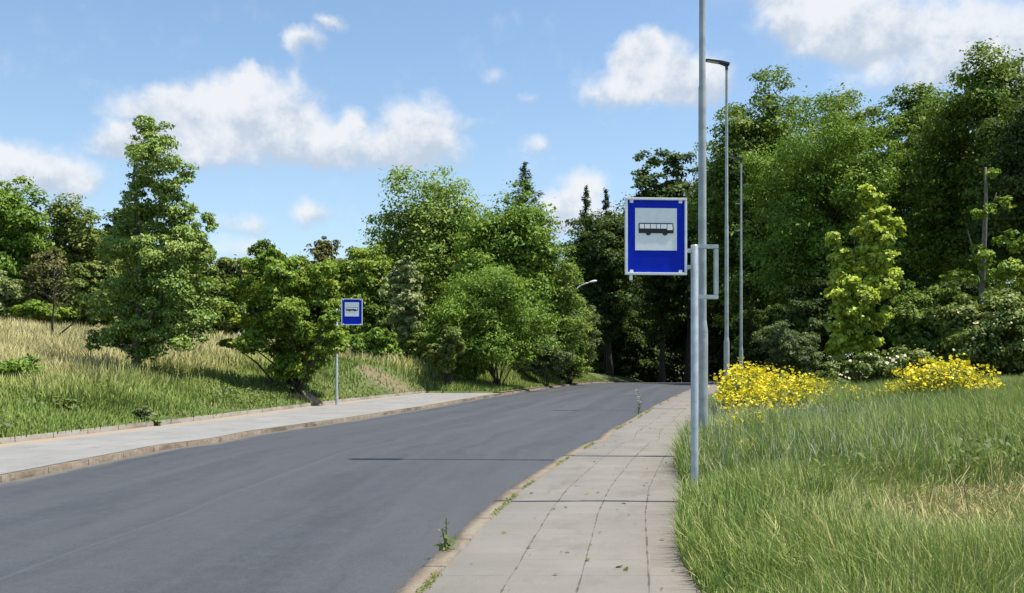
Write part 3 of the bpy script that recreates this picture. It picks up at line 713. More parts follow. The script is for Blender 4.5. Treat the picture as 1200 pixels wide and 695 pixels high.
# --- cut root stock under the field maple
x, Yq = wx(357, 30.3), 30.3; zz = gz1(x, Yq)
mb = MB(); rg = np.random.default_rng(9)
for i in range(7):
    a = rg.uniform(-.5,.5); l = rg.uniform(.35,.7); y0 = rg.uniform(-.2,.3); x0 = rg.uniform(-.25,.2)
    mb.tube([(x0-l*.4,y0,.05+.3*rg.random()),(x0,y0+.05,.12),(x0+l*.5,y0+a*.2,-.06)], [.03,.05,.035], 6)
o = mb.build('root_stock', M['log']); o.location = (x, Yq, zz); tag(o, 'pale torn roots lying on the slope under the field maple', 'roots')

# ------------------------------------------------------------------ grass
def blades(name, P, h, w, rng, tint, lean=.35, wind=(0.,0.), mat='grass'):
    n = len(P); a = rng.uniform(0, 2*np.pi, n); S = np.stack([np.cos(a), np.sin(a), np.zeros(n)],1)
    la = rng.uniform(0, 2*np.pi, n); lm = np.abs(rng.normal(0, lean, n))*h
    D = np.stack([np.cos(la)*lm+wind[0]*h, np.sin(la)*lm+wind[1]*h, np.zeros(n)],1)   # wind: one lean, or one per blade
    up = np.stack([np.zeros(n), np.zeros(n), h],1)
    m = P + up*.55 + D*.32; t = P + up*np.clip(1-.25*(lm/np.maximum(h,1e-3))[:,None]**2, .4, 1) + D
    ws = S*(w*.5)[:,None]
    V = np.empty((n,5,3)); V[:,0] = P-ws; V[:,1] = P+ws; V[:,2] = m-ws*.8; V[:,3] = m+ws*.8; V[:,4] = t
    b = (np.arange(n)*5)[:,None]
    fc = np.stack([b+np.array([0,1,3]), b+np.array([0,3,2]), b+np.array([2,3,4])],1).reshape(-1,3)
    return link(name, np_mesh(name, V.reshape(-1,3), fc, 3, np.repeat(tint,3)), L[mat])

def patch(X, Y, s, seed):
    r = np.random.default_rng(seed); v = 0
    for i in range(7):
        a, b, p = r.uniform(-s,s), r.uniform(-s,s), r.uniform(0,6.28); v = v + np.sin(a*X+b*Y+p)
    return v/7*1.6

def dryspot(X, Y):
    return np.exp(-(((X-3.85-.25*(Y-8.6))/1.1)**2 + ((Y-7.6)/1.4)**2)) + .8*np.exp(-(((X-5.3)/1.2)**2 + ((Y-9.0)/.6)**2))

rng = np.random.default_rng(21)
def scatter_right(n, y0, y1, pw=1.0, xmax=.62, pad=1.0):
    Y = y0 + (y1-y0)*rng.random(n)**pw
    a = PR(Y); b = np.maximum(xmax*Y+pad, a+1.5); X = a - .16 + (b-a+.16)*rng.random(n)
    return X, Y
# near verge
X, Y = scatter_right(290000, 3.2, 30, 1.35)
ok_ = X > PR(Y) - .07 - .09*patch(X*0,Y,2.6,77) ; X,Y = X[ok_],Y[ok_]; dr = np.maximum(X-PR(Y),0); ds = dryspot(X,Y); pt = patch(X,Y,1.1,4); p2 = patch(X,Y,3.2,8)
keep = rng.random(len(X)) < np.clip(1 - .75*ds*(.8+.6*patch(X,Y,4.,55)), .25, 1); X,Y,dr,ds,pt,p2 = (q[keep] for q in (X,Y,dr,ds,pt,p2))
h = (.15 + .22*np.clip(dr/1.0,0,1) + .27*np.clip((Y-6)/9,0,1))*(1+.36*pt+.34*p2)*rng.uniform(.5,1.25,len(X))*(1-.65*np.clip(ds,0,1))
h = np.clip(h, .05, .8); w = (.0048+.00050*Y)*rng.uniform(.6,1.4,len(X))
tn = np.clip(rng.normal(.40,.17,len(X)) + .13*pt + .35*ds + .05*p2, 0, 1)
straw = rng.random(len(X)) < .07; tn[straw] = rng.uniform(.65,1,straw.sum())
tag(blades('grass', np.stack([X,Y,np.where(X<PR(Y),-.01,gz(X,Y)-.02)],1), h, w, rng, tn, .44, (.17*patch(X,Y,2.1,301)-.03, .17*patch(X,Y,2.1,302))), 'tall green verge grass right of the concrete pavement', 'grass', kind='stuff')
# coarse darker tufts standing out of the verge
tx, ty = scatter_right(150, 5.0, 16, 1.1); kq = (tx > PR(ty)+.35) & (dryspot(tx,ty) < .35); tx, ty = tx[kq], ty[kq]
m_ = 110; X = np.repeat(tx,m_)+rng.normal(0,.07,len(tx)*m_); Y = np.repeat(ty,m_)+rng.normal(0,.07,len(tx)*m_); n = len(X)
hh = np.repeat(rng.uniform(.25,.55,len(tx)),m_)*rng.uniform(.5,1.1,n)
tag(blades('grass_tufts', np.stack([X,Y,gz(X,Y)-.02],1), hh, (.005+.0005*Y)*rng.uniform(.6,1.5,n), rng, np.clip(np.repeat(rng.normal(.28,.2,len(tx)),m_)+rng.normal(0,.1,n),0,1), .75), 'coarse grass tufts standing out of the right hand verge', 'grass', kind='stuff')
n = 8000; X = rng.normal(4.6,1.3,n); Y = rng.normal(10.2,1.3,n); X[:1600] = rng.normal(3.1,.3,1600); Y[:1600] = rng.normal(9.0,.5,1600)
kq = (X > PR(Y)+.4) & (dryspot(X,Y) < .6) & (patch(X,Y,2.4,411) > .22); X,Y = X[kq],Y[kq]; n = len(X); hh = rng.uniform(.1,.52,n)
P = np.stack([X,Y,gz(X,Y)+hh],1); Nn = unit(np.array([0,-.3,.9])+rng.normal(0,.6,(n,3)))
tag(link('weeds', leaf_cards('weeds', P, Nn, rng.uniform(.05,.10,n), .38, rng, np.clip(rng.normal(.35,.22,n),0,1), .6), L['weed']), 'leafy weeds growing around the dry straw patch', 'weeds', kind='stuff')
# farther verge under the wood
X, Y = scatter_right(60000, 28, 62, 1.0)
pt = patch(X,Y,.6,9)
tag(blades('grass', np.stack([X,Y,gz(X,Y)-.02],1), .42*(1+.35*pt)*rng.uniform(.6,1.2,len(X)), np.full(len(X),.03), rng, np.clip(rng.normal(.34,.14,len(X))+.1*pt,0,1), .35), 'green grass in front of the right hand wood', 'grass', kind='stuff')
# feathery pale grass heads
X, Y = scatter_right(220000, 8, 24, 1.0)
g = (np.exp(-(((X-wx(925,Y))/(1.6))**2))*np.clip((Y-9)/8,0,1) + .10*np.clip((X-PR(Y)-2.2)/3,0,1)*np.clip((Y-9)/8,0,1))*np.clip(.7+.9*patch(X,Y,1.9,91),0,1)
kp = rng.random(len(X)) < g*.6; X,Y = X[kp],Y[kp]; n = len(X)
z0 = gz(X,Y); hh = rng.uniform(.45,.82,n)
tag(blades('grass_heads', np.stack([X,Y,z0+hh*rng.uniform(.25,.7,n)],1), hh*.26, .0025+.00027*Y, rng, rng.random(n), .55, (-.12,.05), 'seed'), 'pale feathery grass heads in front of the yellow flowers', 'grass', kind='stuff')
# dry lodged straw
n = 2300; X = rng.normal(3.9,.55,n); Y = 8.4+rng.normal(0,.65,n)+.3*np.sin(X*4); X += .25*(Y-8.6)
n2 = 700; X = np.concatenate([X, rng.normal(5.3,.8,n2)]); Y = np.concatenate([Y, 9.1+rng.normal(0,.4,n2)]); n += n2
ok = X > PR(Y)+.5; X, Y = X[ok], Y[ok]; n = len(X)
tag(blades('dry_grass', np.stack([X,Y,gz(X,Y)+.01],1), rng.uniform(.03,.16,n), np.full(n,.010), rng, rng.random(n), 2.6, (.5,.1), 'straw'), 'flattened dry straw patch in the right hand verge', 'dry grass', kind='stuff')
n = 90; X = rng.normal(3.6,1.3,n); Y = rng.uniform(5.5,9.5,n); ok = X > PR(Y)+.5; X,Y = X[ok],Y[ok]; n = len(X)
tag(blades('dry_stalks', np.stack([X,Y,gz(X,Y)+.12],1), rng.uniform(.3,.5,n), np.full(n,.009), rng, rng.random(n), .9, (-.2,0), 'straw'), 'single bent straw stalks standing among the green verge grass', 'dry grass', kind='stuff')
# broad leaved undergrowth among the grass, right
X, Y = scatter_right(26000, 4.5, 22, 1.2); pt = patch(X,Y,2.3,14)
kp = (pt > .10) & (rng.random(len(X)) < .6) & (X > PR(Y)+.1) & (dryspot(X,Y) < .45); X,Y,pt = X[kp],Y[kp],pt[kp]; n = len(X)
hh = (.06+.32*rng.random(n))*np.clip((X-PR(Y))/1.2,.3,1.2)
P = np.stack([X,Y,gz(X,Y)+hh],1); Nn = unit(np.array([0,-.2,1.])+rng.normal(0,.5,(n,3)))
tag(link('weeds', leaf_cards('weeds', P, Nn, rng.uniform(.035,.075,n), .5, rng, np.clip(rng.normal(.4,.22,n),0,1)), L['weed']), 'broad leaved weeds between the grass of the right hand verge', 'weeds', kind='stuff')

# left bank and meadow
n = 210000; Y = 12 + 62*rng.random(n)**1.5; a = BL(Y); lo = np.maximum(-.60*Y-3, a-60); X = a - (a-lo)*rng.random(n)**1.15
dl = a-X; pt = patch(X,Y,.7,31); p2 = patch(X,Y,2.4,35)
bare = (p2 > .55) & (dl < 4) | ((np.hypot(X+5.4,(Y-40.5)*.7) < 1.5+.5*p2)) | (np.hypot(X+12.5,Y-27.5) < 1.1)
fld = np.clip((dl-2.7-.9*pt)/3.8, 0, 1)
kp = rng.random(n) < np.where(bare, .33, np.where(dl < 1.0, .7, 1)); X,Y,dl,pt,p2,fld = (q[kp] for q in (X,Y,dl,pt,p2,fld)); n = len(X)
h = (.10+.16*np.clip(dl/3,0,1)+.28*fld)*(1+.45*pt+.45*p2)*rng.uniform(.5,1.3,n); h = np.clip(h,.04,.9)
tn = np.clip(rng.normal(.27,.14,n) + .13*pt + .08*p2 + .46*fld, 0, 1)
tag(blades('meadow_grass', np.stack([X,Y,gz(X,Y)-.02],1), h, (.010+.00075*Y)*rng.uniform(.6,1.3,n), rng, tn, .35, (.25*patch(X,Y,1.7,303), .25*patch(X,Y,1.7,304)), 'meadow'), 'green bank grass turning to pale meadow on the left', 'grass', kind='stuff')
# broad weeds and clumps mixed into the bank
n = 30000; Y = 14 + 34*rng.random(n)**1.2; a = BL(Y); X = a - .1 - rng.random(n)*9; pt = patch(X,Y,1.7,131)
kp = (pt > .38) & (np.hypot(X+5.6,(Y-40.5)*.7) > 2.4); X,Y,pt = X[kp],Y[kp],pt[kp]; n = len(X)
hh = rng.uniform(.06,.42,n)*(.6+.5*pt)
P = np.stack([X,Y,gz(X,Y)+hh],1); Nn = unit(np.array([0,-.15,1.])+rng.normal(0,.55,(n,3)))
tag(link('weeds', leaf_cards('weeds', P, Nn, np.full(n,.10), .5, rng, np.clip(rng.normal(.4,.2,n),0,1)), L['weed']), 'broad leaved weeds in clumps over the left bank', 'weeds', kind='stuff')
# long pale stems of the meadow
n = 26000; Y = rng.uniform(24,66,n); a = BL(Y); X = a - 5.0 - rng.random(n)*np.maximum(.6*Y+3+a-5, 2)
g = np.clip((a-X-5)/4,0,1); kp = (rng.random(n) < g); X,Y = X[kp],Y[kp]; n=len(X)
tag(blades('meadow_heads', np.stack([X,Y,gz(X,Y)+.3],1), rng.uniform(.2,.42,n), .007+.00042*Y, rng, rng.random(n), .4, (.05,0), 'seed_dry'), 'pale dry seed heads over the left meadow', 'grass', kind='stuff')
# verge fringe past the end of the wide pavement
n = 26000; Y = rng.uniform(43.2,76,n); a = BL(Y); X = a+.18-rng.random(n)**1.4*3.2; pt = patch(X,Y,1.2,51)
tag(blades('grass', np.stack([X,Y,gz(np.minimum(X,a-.01),Y)-.02],1), (.16+.30*np.clip((a-X)/2.,0,1))*(1+.4*pt)*rng.uniform(.5,1.3,n), np.full(n,.034), rng, np.clip(rng.normal(.34,.13,n)+.1*pt,0,1), .35, mat='meadow'), 'grass along the left kerb between the bushes and the road', 'grass', kind='stuff')

# ------------------------------------------------------------------ yellow flowers
def flower_proto(seed, h):
    rng = np.random.default_rng(seed+900)
    root = empty('yellow_flower_plant', (0,0,0), 'x', 'plant')
    mb = MB(); tips = []
    for i in range(7):
        a = rng.uniform(0,6.28); q = rng.uniform(.05,.42); hh = h*rng.uniform(.55,1)
        tp = Vector((math.cos(a)*q, math.sin(a)*q, hh)); tips.append(tp)
        mb.tube([(tp.x*.15,tp.y*.15,-.03),(tp.x*.5,tp.y*.5,hh*.55),tp], [.008,.006,.003], 4, cap=False)
        for j in range(4):
            b = rng.uniform(0,6.28); o_ = Vector((math.cos(b)*.13, math.sin(b)*.13, rng.uniform(-.16,.02)))
            st = tp.lerp(Vector((tp.x*.5,tp.y*.5,hh*.55)), rng.uniform(.2,.5)); mb.tube([st, tp+o_], [.004,.002], 4, cap=False); tips.append(tp+o_)
    mb.build('stem', M['stem'], root)
    P=[];
    for tp in tips:
        m = rng.integers(3,7); P.append(np.array(tp)+rng.normal(0,1,(m,3))*np.array([.04,.04,.06]))
    P=np.concatenate(P); n=len(P); Nn=unit(np.array([0,-.15,.8])+rng.normal(0,.55,(n,3)))
    link('blossom', leaf_cards('blossom', P, Nn, np.full(n,.056), .85, rng, rng.random(n), 0), M['yellow_flower'], root)
    n=230; z=rng.random(n)**1.2*h*.8; a=rng.uniform(0,6.28,n); q=rng.uniform(.03,.32,n)*(.5+.5*z/h)
    P=np.stack([np.cos(a)*q,np.sin(a)*q,z],1); Nn=unit(np.array([0,0,.8])+rng.normal(0,.6,(n,3)))
    link('leaves', leaf_cards('leaves', P, Nn, np.full(n,.085), .32, rng, rng.random(n)), L['weed'], root)
    return root
protos = [flower_proto(i, .98) for i in range(4)]
used = [False]*4
def put_flower(px, Y, s, label, group):
    global used
    i = int(rng.integers(0,4))
    if not used[i]: o = protos[i]; used[i] = True
    else: o = copy_tree(protos[i])
    x = wx(px,Y); o.location = (x, Y, gz1(x,Y)); o.rotation_euler = (0,0,float(rng.uniform(0,6.28))); s *= float(rng.uniform(.66,1.12)); o.scale = (s,s,s)
    tag(o, label, 'plant', group)
LA = 'yellow flowering plant in the loose drift beside the lamp posts'
for k in range(100):
    Y = float(13.2 + 13*rng.random()**.8); u = float(rng.random()**1.4); px = 869 + u*116 - (26-Y)*.9
    top = (1.42 - .60*min(1,u*1.1))*(.42+.58*min(1,(Y-13.2)/7))
    put_flower(px, Y, top*float(rng.uniform(.8,1.05)), LA, 'yellow flower drift by the lamps')
LD = 'small yellow flowering plant trailing down into the grass in front of the lamp drift'
for k in range(18):
    Y = float(rng.uniform(11.5,15)); put_flower(float(858+rng.random()*70+(15-Y)*3), Y, float(rng.uniform(.38,.6)), LD, 'sparse yellow plants trailing into the grass')
LB = 'yellow flowering plant in the dense bright patch in front of the white blossoming bush'
for k in range(34):
    Y = float(rng.uniform(18.5,22.5)); px = float(rng.normal(1106,25)); put_flower(px, Y, 1.28-.006*abs(px-1100), LB, 'dense yellow flower patch on the right')
LC = 'small yellow flowering plant in the thin row before the rose bush'
for k in range(10):
    Y = float(rng.uniform(18.5,21.5)); put_flower(float(rng.uniform(992,1070)), Y, .78, LC, 'thin yellow row before the rose bush')
put_flower(843, 14.6, .52, 'lone low yellow flowering plant at the foot of the thick lamp post', None)
put_flower(1196, 20.5, .85, 'yellow flowering plant at the right edge of the verge, apart from the patch', None)
put_flower(1160, 21, .78, 'short yellow flowering plant trailing right off the dense patch', None)

# --- dandelion clocks, clover
def clock(px, py, Y, label, size=.035, mat='white_flower'):
    x = wx(px,Y); z = gz1(x,Y); zt = wz(py,Y)-z
    r = empty('dandelion', (x,Y,z), label, 'flower')
    mb = MB(); mb.tube([(0,0,-.02),(.01,0,zt*.6),(0,0,zt)], [.004,.003,.003], 5); mb.build('stem', M['stem'], r)
    bm = bmesh.new(); bmesh.ops.create_icosphere(bm, subdivisions=2, radius=size)
    rg = random.Random(int(px))
    for v in bm.verts: v.co *= rg.uniform(.8,1.12); v.co.z += zt
    me = bpy.data.meshes.new('seed_head'); bm.to_mesh(me); bm.free(); link('seed_head', me, M[mat], r)
clock(810, 634, 7.55, 'white dandelion clock at the pavement edge, lowest of the three')
clock(915, 614, 7.6, 'white dandelion clock out in the grass below the near bus stop')
clock(882, 551, 10.0, 'small pale dandelion clock right of the near bus stop pole', .03)
def clover(px, py, Y, label):
    x = wx(px,Y); z = gz1(x,Y); zt = wz(py,Y)-z; r = empty('clover', (x,Y,z), label, 'flower')
    mb = MB(); mb.tube([(0,0,-.02),(0,0,zt)], [.004,.003], 5); mb.build('stem', M['stem'], r)
    bm = bmesh.new(); bmesh.ops.create_icosphere(bm, subdivisions=2, radius=.026)
    for v in bm.verts: v.co.z = v.co.z*1.1 + zt
    me = bpy.data.meshes.new('blossom'); bm.to_mesh(me); bm.free(); link('blossom', me, M['pink_flower'], r)
clover(1165, 658, 6.1, 'pink clover head in the grass near the lower right corner')

# --- weeds along the right kerb
def kerb_weed(name, label, px, Y, h, seed, pale=False):
    rng = np.random.default_rng(seed+70); x = wx(px,Y); r = empty(name, (x,Y,0.008+float(zp(Y))), label, 'plant')
    mb = MB(); tips=[]
    for i in range(3):
        a = rng.uniform(0,6.28); q = h*.14*(i>0); tp=(math.cos(a)*q,math.sin(a)*q,h*(1 if i==0 else rng.uniform(.4,.75))); tips.append(tp)
        mb.tube([(0,0,-.02),(tp[0]*.4,tp[1]*.4,tp[2]*.5),tp],[.008,.006,.003],5,cap=False)
    mb.build('stem', M['stem'], r)
    n=64; k=rng.integers(0,3,n); s=rng.random(n)**1.3; tp=np.array(tips)[k]
    P=tp*s[:,None]+rng.normal(0,.025,(n,3))*(1.5-s)[:,None]; P[:,2]=np.abs(P[:,2])
    Nn=unit(np.array([0,-.3,.6])+rng.normal(0,.6,(n,3)))
    link('leaves', leaf_cards('leaves', P, Nn, np.full(n,.042)*(1.3-.6*s), .38, rng, np.clip(rng.normal(.4,.2,n),0,1)), L['weed'], r)
    if pale:
        n=36; P=np.array(tips)[rng.integers(0,1,n)]*(.55+.45*rng.random(n))[:,None]+rng.normal(0,.03,(n,3)); Nn=unit(np.array([0,-1,.5])+rng.normal(0,.4,(n,3)))
        link('blossom', leaf_cards('blossom', P, Nn, np.full(n,.04), .4, rng, rng.random(n)), L['seed'], r)
kerb_weed('kerb_weed', 'dark leafy weed sprouting from the near right kerb', 523, 7.0, .235, 1)
kerb_weed('kerb_weed', 'tall pale seeding weed on the right kerb seen against the asphalt', 748, 25.6, .62, 2, True)
n = 9000; Y = 4.5+36*rng.random(n)**1.6; X = KR(Y)+.155+rng.normal(0,.016,n); pt = patch(X*0,Y,3.2,61)+.5*patch(X*0,Y,9,62)
kp = (pt > .2) & (rng.random(n) < .45); X,Y,pt = X[kp],Y[kp],pt[kp]; n=len(X)
P = np.stack([X,Y,.012+zp(Y)+np.abs(rng.normal(0,.009,n))*(1+pt)],1); Nn = unit(np.array([0,-.1,1.])+rng.normal(0,.5,(n,3)))
tag(link('weeds', leaf_cards('weeds', P, Nn, np.full(n,.022)+.0005*Y, .35, rng, np.clip(rng.normal(.5,.25,n),0,1)), L['olive']), 'low weeds in the joint behind the right kerb', 'weeds', kind='stuff')
# crumbs and dead leaves lying on the pavement
n = 170; Y = 4.8+26*rng.random(n)**1.4; X = KR(Y)+.2+rng.random(n)**.7*1.65
P = np.stack([X,Y,.012+zp(Y)],1); Nn = unit(np.array([0,0,1.])+rng.normal(0,.25,(n,3)))
tag(link('litter', leaf_cards('litter', P, Nn, rng.uniform(.012,.05,n), .6, rng, rng.random(n), 0), L['brown']), 'dead leaves and crumbs scattered on the right pavement', 'leaves', kind='stuff')

# ------------------------------------------------------------------ bus stop signs
def bus_sign(name, label, x, Y, z0, mirror, plate_w, plate_h, zb, pole_h, gap, frame, pole_r=.038, mats='galv'):
    """pole at the origin, plate beside it (to -x, or +x when mirrored), timetable frame at the other side"""
    root = empty(name, (x,Y,z0), label, 'bus stop sign', None, math.radians(4.0))
    s = 1 if mirror else -1
    def X(v): return s*v                     # distance from the pole towards the plate
    def bx(mb, a, b, y0, y1, z0_, z1, m=0): mb.box(min(X(a),X(b)), max(X(a),X(b)), y0, y1, z0_, z1, m)
    mb = MB(); mb.lathe([(pole_r,-.3),(pole_r,pole_h-.01),(pole_r*.8,pole_h),(0.001,pole_h+.002)], 20); mb.build('pole', M[mats], root)
    a0, a1 = gap, gap+plate_w; zt = zb+plate_h
    mb = MB(); bx(mb, a0+.02, a1-.02, -.005, .012, zb+.02, zt-.02); plate = mb.build('sign_plate', M['blue'], root)
    mb = MB(); r = .024
    bx(mb, a0, a1, -.026, .02, zt-r, zt); bx(mb, a0, a1, -.026, .02, zb, zb+r)
    bx(mb, a0, a0+r, -.024, .018, zb+r, zt-r); bx(mb, a1-r, a1, -.024, .018, zb+r, zt-r)
    mb.build('sign_frame', M['white'], root, .004)
    # white field and bus symbol, plate coordinates seen from the front, left to right
    w = plate_w*.675; cx = (a0+a1)/2; xl = X(cx)-w/2; zf1 = zt-plate_h*.135; zf0 = zf1-w
    mb = MB(); mb.box(xl, xl+w, -.0085, -.004, zf0, zf1); fld = mb.build('white_field', M['white_refl'], plate)
    def pt(u, v): return (xl+(.5+(u-.51)*.95)*w, zf0+(.52+(v-.53)*.95)*w)
    mb = MB(); yb, yf = -.0125, -.008
    body = [(.07,.41),(.95,.41),(.955,.50),(.94,.64),(.92,.665),(.09,.665),(.07,.65)]
    mb.prism([pt(*q) for q in body], yb, yf)
    for cxw in (.315,.735):
        c = pt(cxw,.42); mb.prism([(c[0]+.062*w*math.cos(q*math.pi/10), c[1]+.062*w*math.sin(q*math.pi/10)) for q in range(20)], yb-.001, yf-.0005)
    sym = mb.build('bus_symbol', M['black'], plate)
    mb = MB()
    for u0, u1 in ((.095,.205),(.222,.355),(.372,.505),(.522,.615),(.632,.775)):
        mb.prism([pt(u0,.525),pt(u1,.525),pt(u1,.635),pt(u0,.635)], yb-.004, yb-.0005)
    mb.prism([pt(.792,.49),pt(.925,.49),pt(.93,.53),pt(.915,.635),pt(.792,.635)], yb-.004, yb-.0005)
    mb.build('bus_windows', M['white_refl'], plate)
    for k, (u, v) in enumerate(((a0+.065,zt-.036),(a1-.065,zt-.036),(a0+.065,zb+.036),(a1-.065,zb+.036))):
        mb = MB(); bx(mb, u-.018, u+.018, -.014, -.004, v-.018, v+.014); mb.build('clip', M['white'], root, .003)
    if frame:
        mb = MB(); bx(mb, a1-.075, a1-.045, -.012, .012, zb-.055, zb-.002); mb.build('clip', M['white'], root, .003)
    # brackets between plate and pole
    for z in (pole_h-.06, zb+.08):
        mb = MB(); bx(mb, pole_r*.6, a0-.002, -.014, .014, z-.02, z+.02); mb.build('bracket', M[mats], root, .003)
    if frame:
        fw, ft, fb = frame; t = .021
        mb = MB(); mb.box(*sorted((X(-pole_r*.7),X(-fw))), -t,t, ft-2*t, ft); mb.box(*sorted((X(-pole_r*.7),X(-fw))), -t,t, fb, fb+2*t)
        mb.box(*sorted((X(-fw+2*t),X(-fw))), -t,t, fb+2*t+.001, ft-2*t-.001)
        mb.build('timetable_frame', M[mats], root, .005)
    return root
Y = 9.45; S = F/Y; xp = wx(814,Y)
bus_sign('bus_stop_sign', 'large blue and white bus stop sign on a pole with empty frame, nearest the camera', xp, Y, gz1(xp,Y), False, 73/S, 90/S, wz(322.5,Y)-gz1(xp,Y), wz(287,Y)-gz1(xp,Y), (814-804.5)/S, (28/S, wz(286.5,Y)-gz1(xp,Y), wz(350.5,Y)-gz1(xp,Y)))
Y = 31.0; xp = wx(394.5,Y); zq = gz1(xp,Y); xb = float(BL(np.array([Y]))[0])
if xp > xb: zq = .008
bus_sign('bus_stop_sign', 'small distant bus stop sign on the left pavement, half hidden by the field maple', xp, Y, zq, True, 24.5/F*Y, 31/F*Y, wz(381,Y)-zq, wz(362,Y)-zq, 5.5/F*Y, None, .045)

# ------------------------------------------------------------------ street lamps
def street_lamp(label, px, Y, H, zc, r_low, r_up, rods=()):
    x = wx(px,Y); z0 = gz1(x,Y)
    root = empty('street_lamp', (x,Y,z0), label, 'street lamp', 'slim lamp posts along the right pavement')
    mb = MB(); mb.lathe([(r_low,-.4),(r_low,zc-.06),(r_low*.98,zc-.03)], 20); mb.build('lower_pole', M['galv_old'], root)
    mb = MB(); mb.lathe([(r_low*.98,zc-.03),(r_low*1.0,zc),(r_up*1.12,zc+.09),(r_up,zc+.16)], 20); mb.build('collar', M['galv_old'], root)
    mid = zc+(H-zc)*.42
    mb = MB(); mb.lathe([(r_up,zc+.16),(r_up*.93,mid),(r_up*.80,mid+.05),(r_up*.62,H-.05),(r_up*.62,H),(0.001,H+.002)], 18); mb.build('upper_pole', M['galv_old'], root)
    hd = MB()
    # flat head pointing over the road, rising slightly outwards
    prof = [(.075,-.035),(.075,.045),(-.18,.105),(-.60,.155),(-.66,.15),(-.66,.125),(-.20,.045),(-.065,-.01)]
    hd.prism([(a, H+b) for a,b in prof], -.11, .11)
    head = hd.build('lamp_head', M['dark_metal'], root, .012)
    ln = MB(); ln.prism([(-.24,H+.050),(-.60,H+.113),(-.60,H+.105),(-.24,H+.042)], -.085,.085); ln.build('lens', M['lens'], head)
    for zr in rods:
        rb = MB(); rb.box(-.26,-r_up*.5,-.02,.02,zr-.02,zr+.02); rb.build('rod', M['galv_old'], root)
    st = MB(); st.lathe([(r_up*.75,H-.16),(r_up*.75,H-.021)], 14); st.build('spigot', M['dark_metal'], root)
    return root
street_lamp('thickest lamp post, just behind the near bus stop, its head above the picture', 823, 14.0, 10.5, 1.86, .083, .062)
street_lamp('tall slim lamp post with a dark flat head, second along the right pavement', 851.5, 28.5, 10.42, 2.0, .085, .062)
street_lamp('farthest and shortest looking lamp post, third along the right pavement', 868.5, 41.5, 10.35, 1.9, .088, .064, (8.4, 7.2))

# old curved lamp in the left trees
Y = 66.0; x = wx(673,Y); z0 = gz1(x,Y); S = Y/F
old = empty('curved_street_lamp', (x,Y,z0), 'old street lamp with white head on curved arm, poking out of the roadside willow', 'street lamp')
ht = wz(342,Y)-z0
mb = MB(); mb.tube([(0,0,-.3),(0,0,ht*.5),(0,0,ht)], [.085,.07,.05], 12); mb.build('pole', M['galv_old'], old)
mb = MB(); mb.tube([(0,0,ht-.05),(.12,0,ht+.16),(.4,0,ht+.42),(.75,0,ht+.58),(1.0,0,ht+.64)], [.045,.042,.038,.034,.032], 10); mb.build('arm', M['lamp_white'], old)
bm = bmesh.new(); bmesh.ops.create_uvsphere(bm, u_segments=18, v_segments=10, radius=1)
for v in bm.verts:
    t = (v.co.x+1)/2
    v.co = Vector((.98+t*.62, v.co.y*.15*(.55+.6*t), ht+.66+t*.10+v.co.z*(.11 if v.co.z > 0 else .06)*(.6+.6*t)))
me = bpy.data.meshes.new('lamp_head'); bm.to_mesh(me); bm.free()
for p in me.polygons: p.use_smooth = True
link('lamp_head', me, M['lamp_white'], old)

# ------------------------------------------------------------------ sky, sun, camera
w = bpy.data.worlds.new('World'); sc.world = w; w.use_nodes = True
nt = w.node_tree; nt.nodes.clear()
out = nt.nodes.new('ShaderNodeOutputWorld'); bg = nt.nodes.new('ShaderNodeBackground'); nt.links.new(bg.outputs[0], out.inputs[0])
sky = nt.nodes.new('ShaderNodeTexSky'); sky.sky_type = 'NISHITA'; sky.sun_disc = False
sky.sun_elevation = math.radians(SUN_EL); sky.sun_rotation = math.radians(SUN_AZ)
sky.air_density = 1.0; sky.dust_density = .6; sky.ozone_density = 1.4
SKY_STR = .122
bg.inputs['Strength'].default_value = SKY_STR
tc = nt.nodes.new('ShaderNodeTexCoord'); dirv = tc.outputs['Generated']
sx = nt.nodes.new('ShaderNodeSeparateXYZ'); nt.links.new(dirv, sx.inputs[0])
az = mth(nt, 'ARCTAN2', sx.outputs[0], sx.outputs[1]); el = mth(nt, 'ARCSINE', sx.outputs[2])
cp = nt.nodes.new('ShaderNodeCombineXYZ'); nt.links.new(az, cp.inputs[0]); nt.links.new(el, cp.inputs[1])
def vm(op, a, b=None, c=None):
    m = nt.nodes.new('ShaderNodeVectorMath'); m.operation = op
    for i, v in enumerate((a,b,c)):
        if v is None: continue
        if isinstance(v, bpy.types.NodeSocket): nt.links.new(v, m.inputs[i])
        else: m.inputs[i].default_value = v
    return m
def warp(src, scale, amt, det):
    n1 = nt.nodes.new('ShaderNodeTexNoise'); n1.inputs['Scale'].default_value = scale; n1.inputs['Detail'].default_value = det; n1.inputs['Roughness'].default_value = .6
    nt.links.new(dirv, n1.inputs['Vector'])
    s = vm('SUBTRACT', n1.outputs['Color'], (.5,.5,.5)); s2 = vm('MULTIPLY', s.outputs[0], (amt, amt*.8, 0))
    return vm('ADD', src, s2.outputs[0]).outputs[0]
pos = warp(warp(cp.outputs[0], 9, .05, 3), 34, .030, 6)
def ael(px, py):
    u, v = (px-600)/F, (HZ-py)/F; return math.atan(u), math.atan(v/math.hypot(1,u))
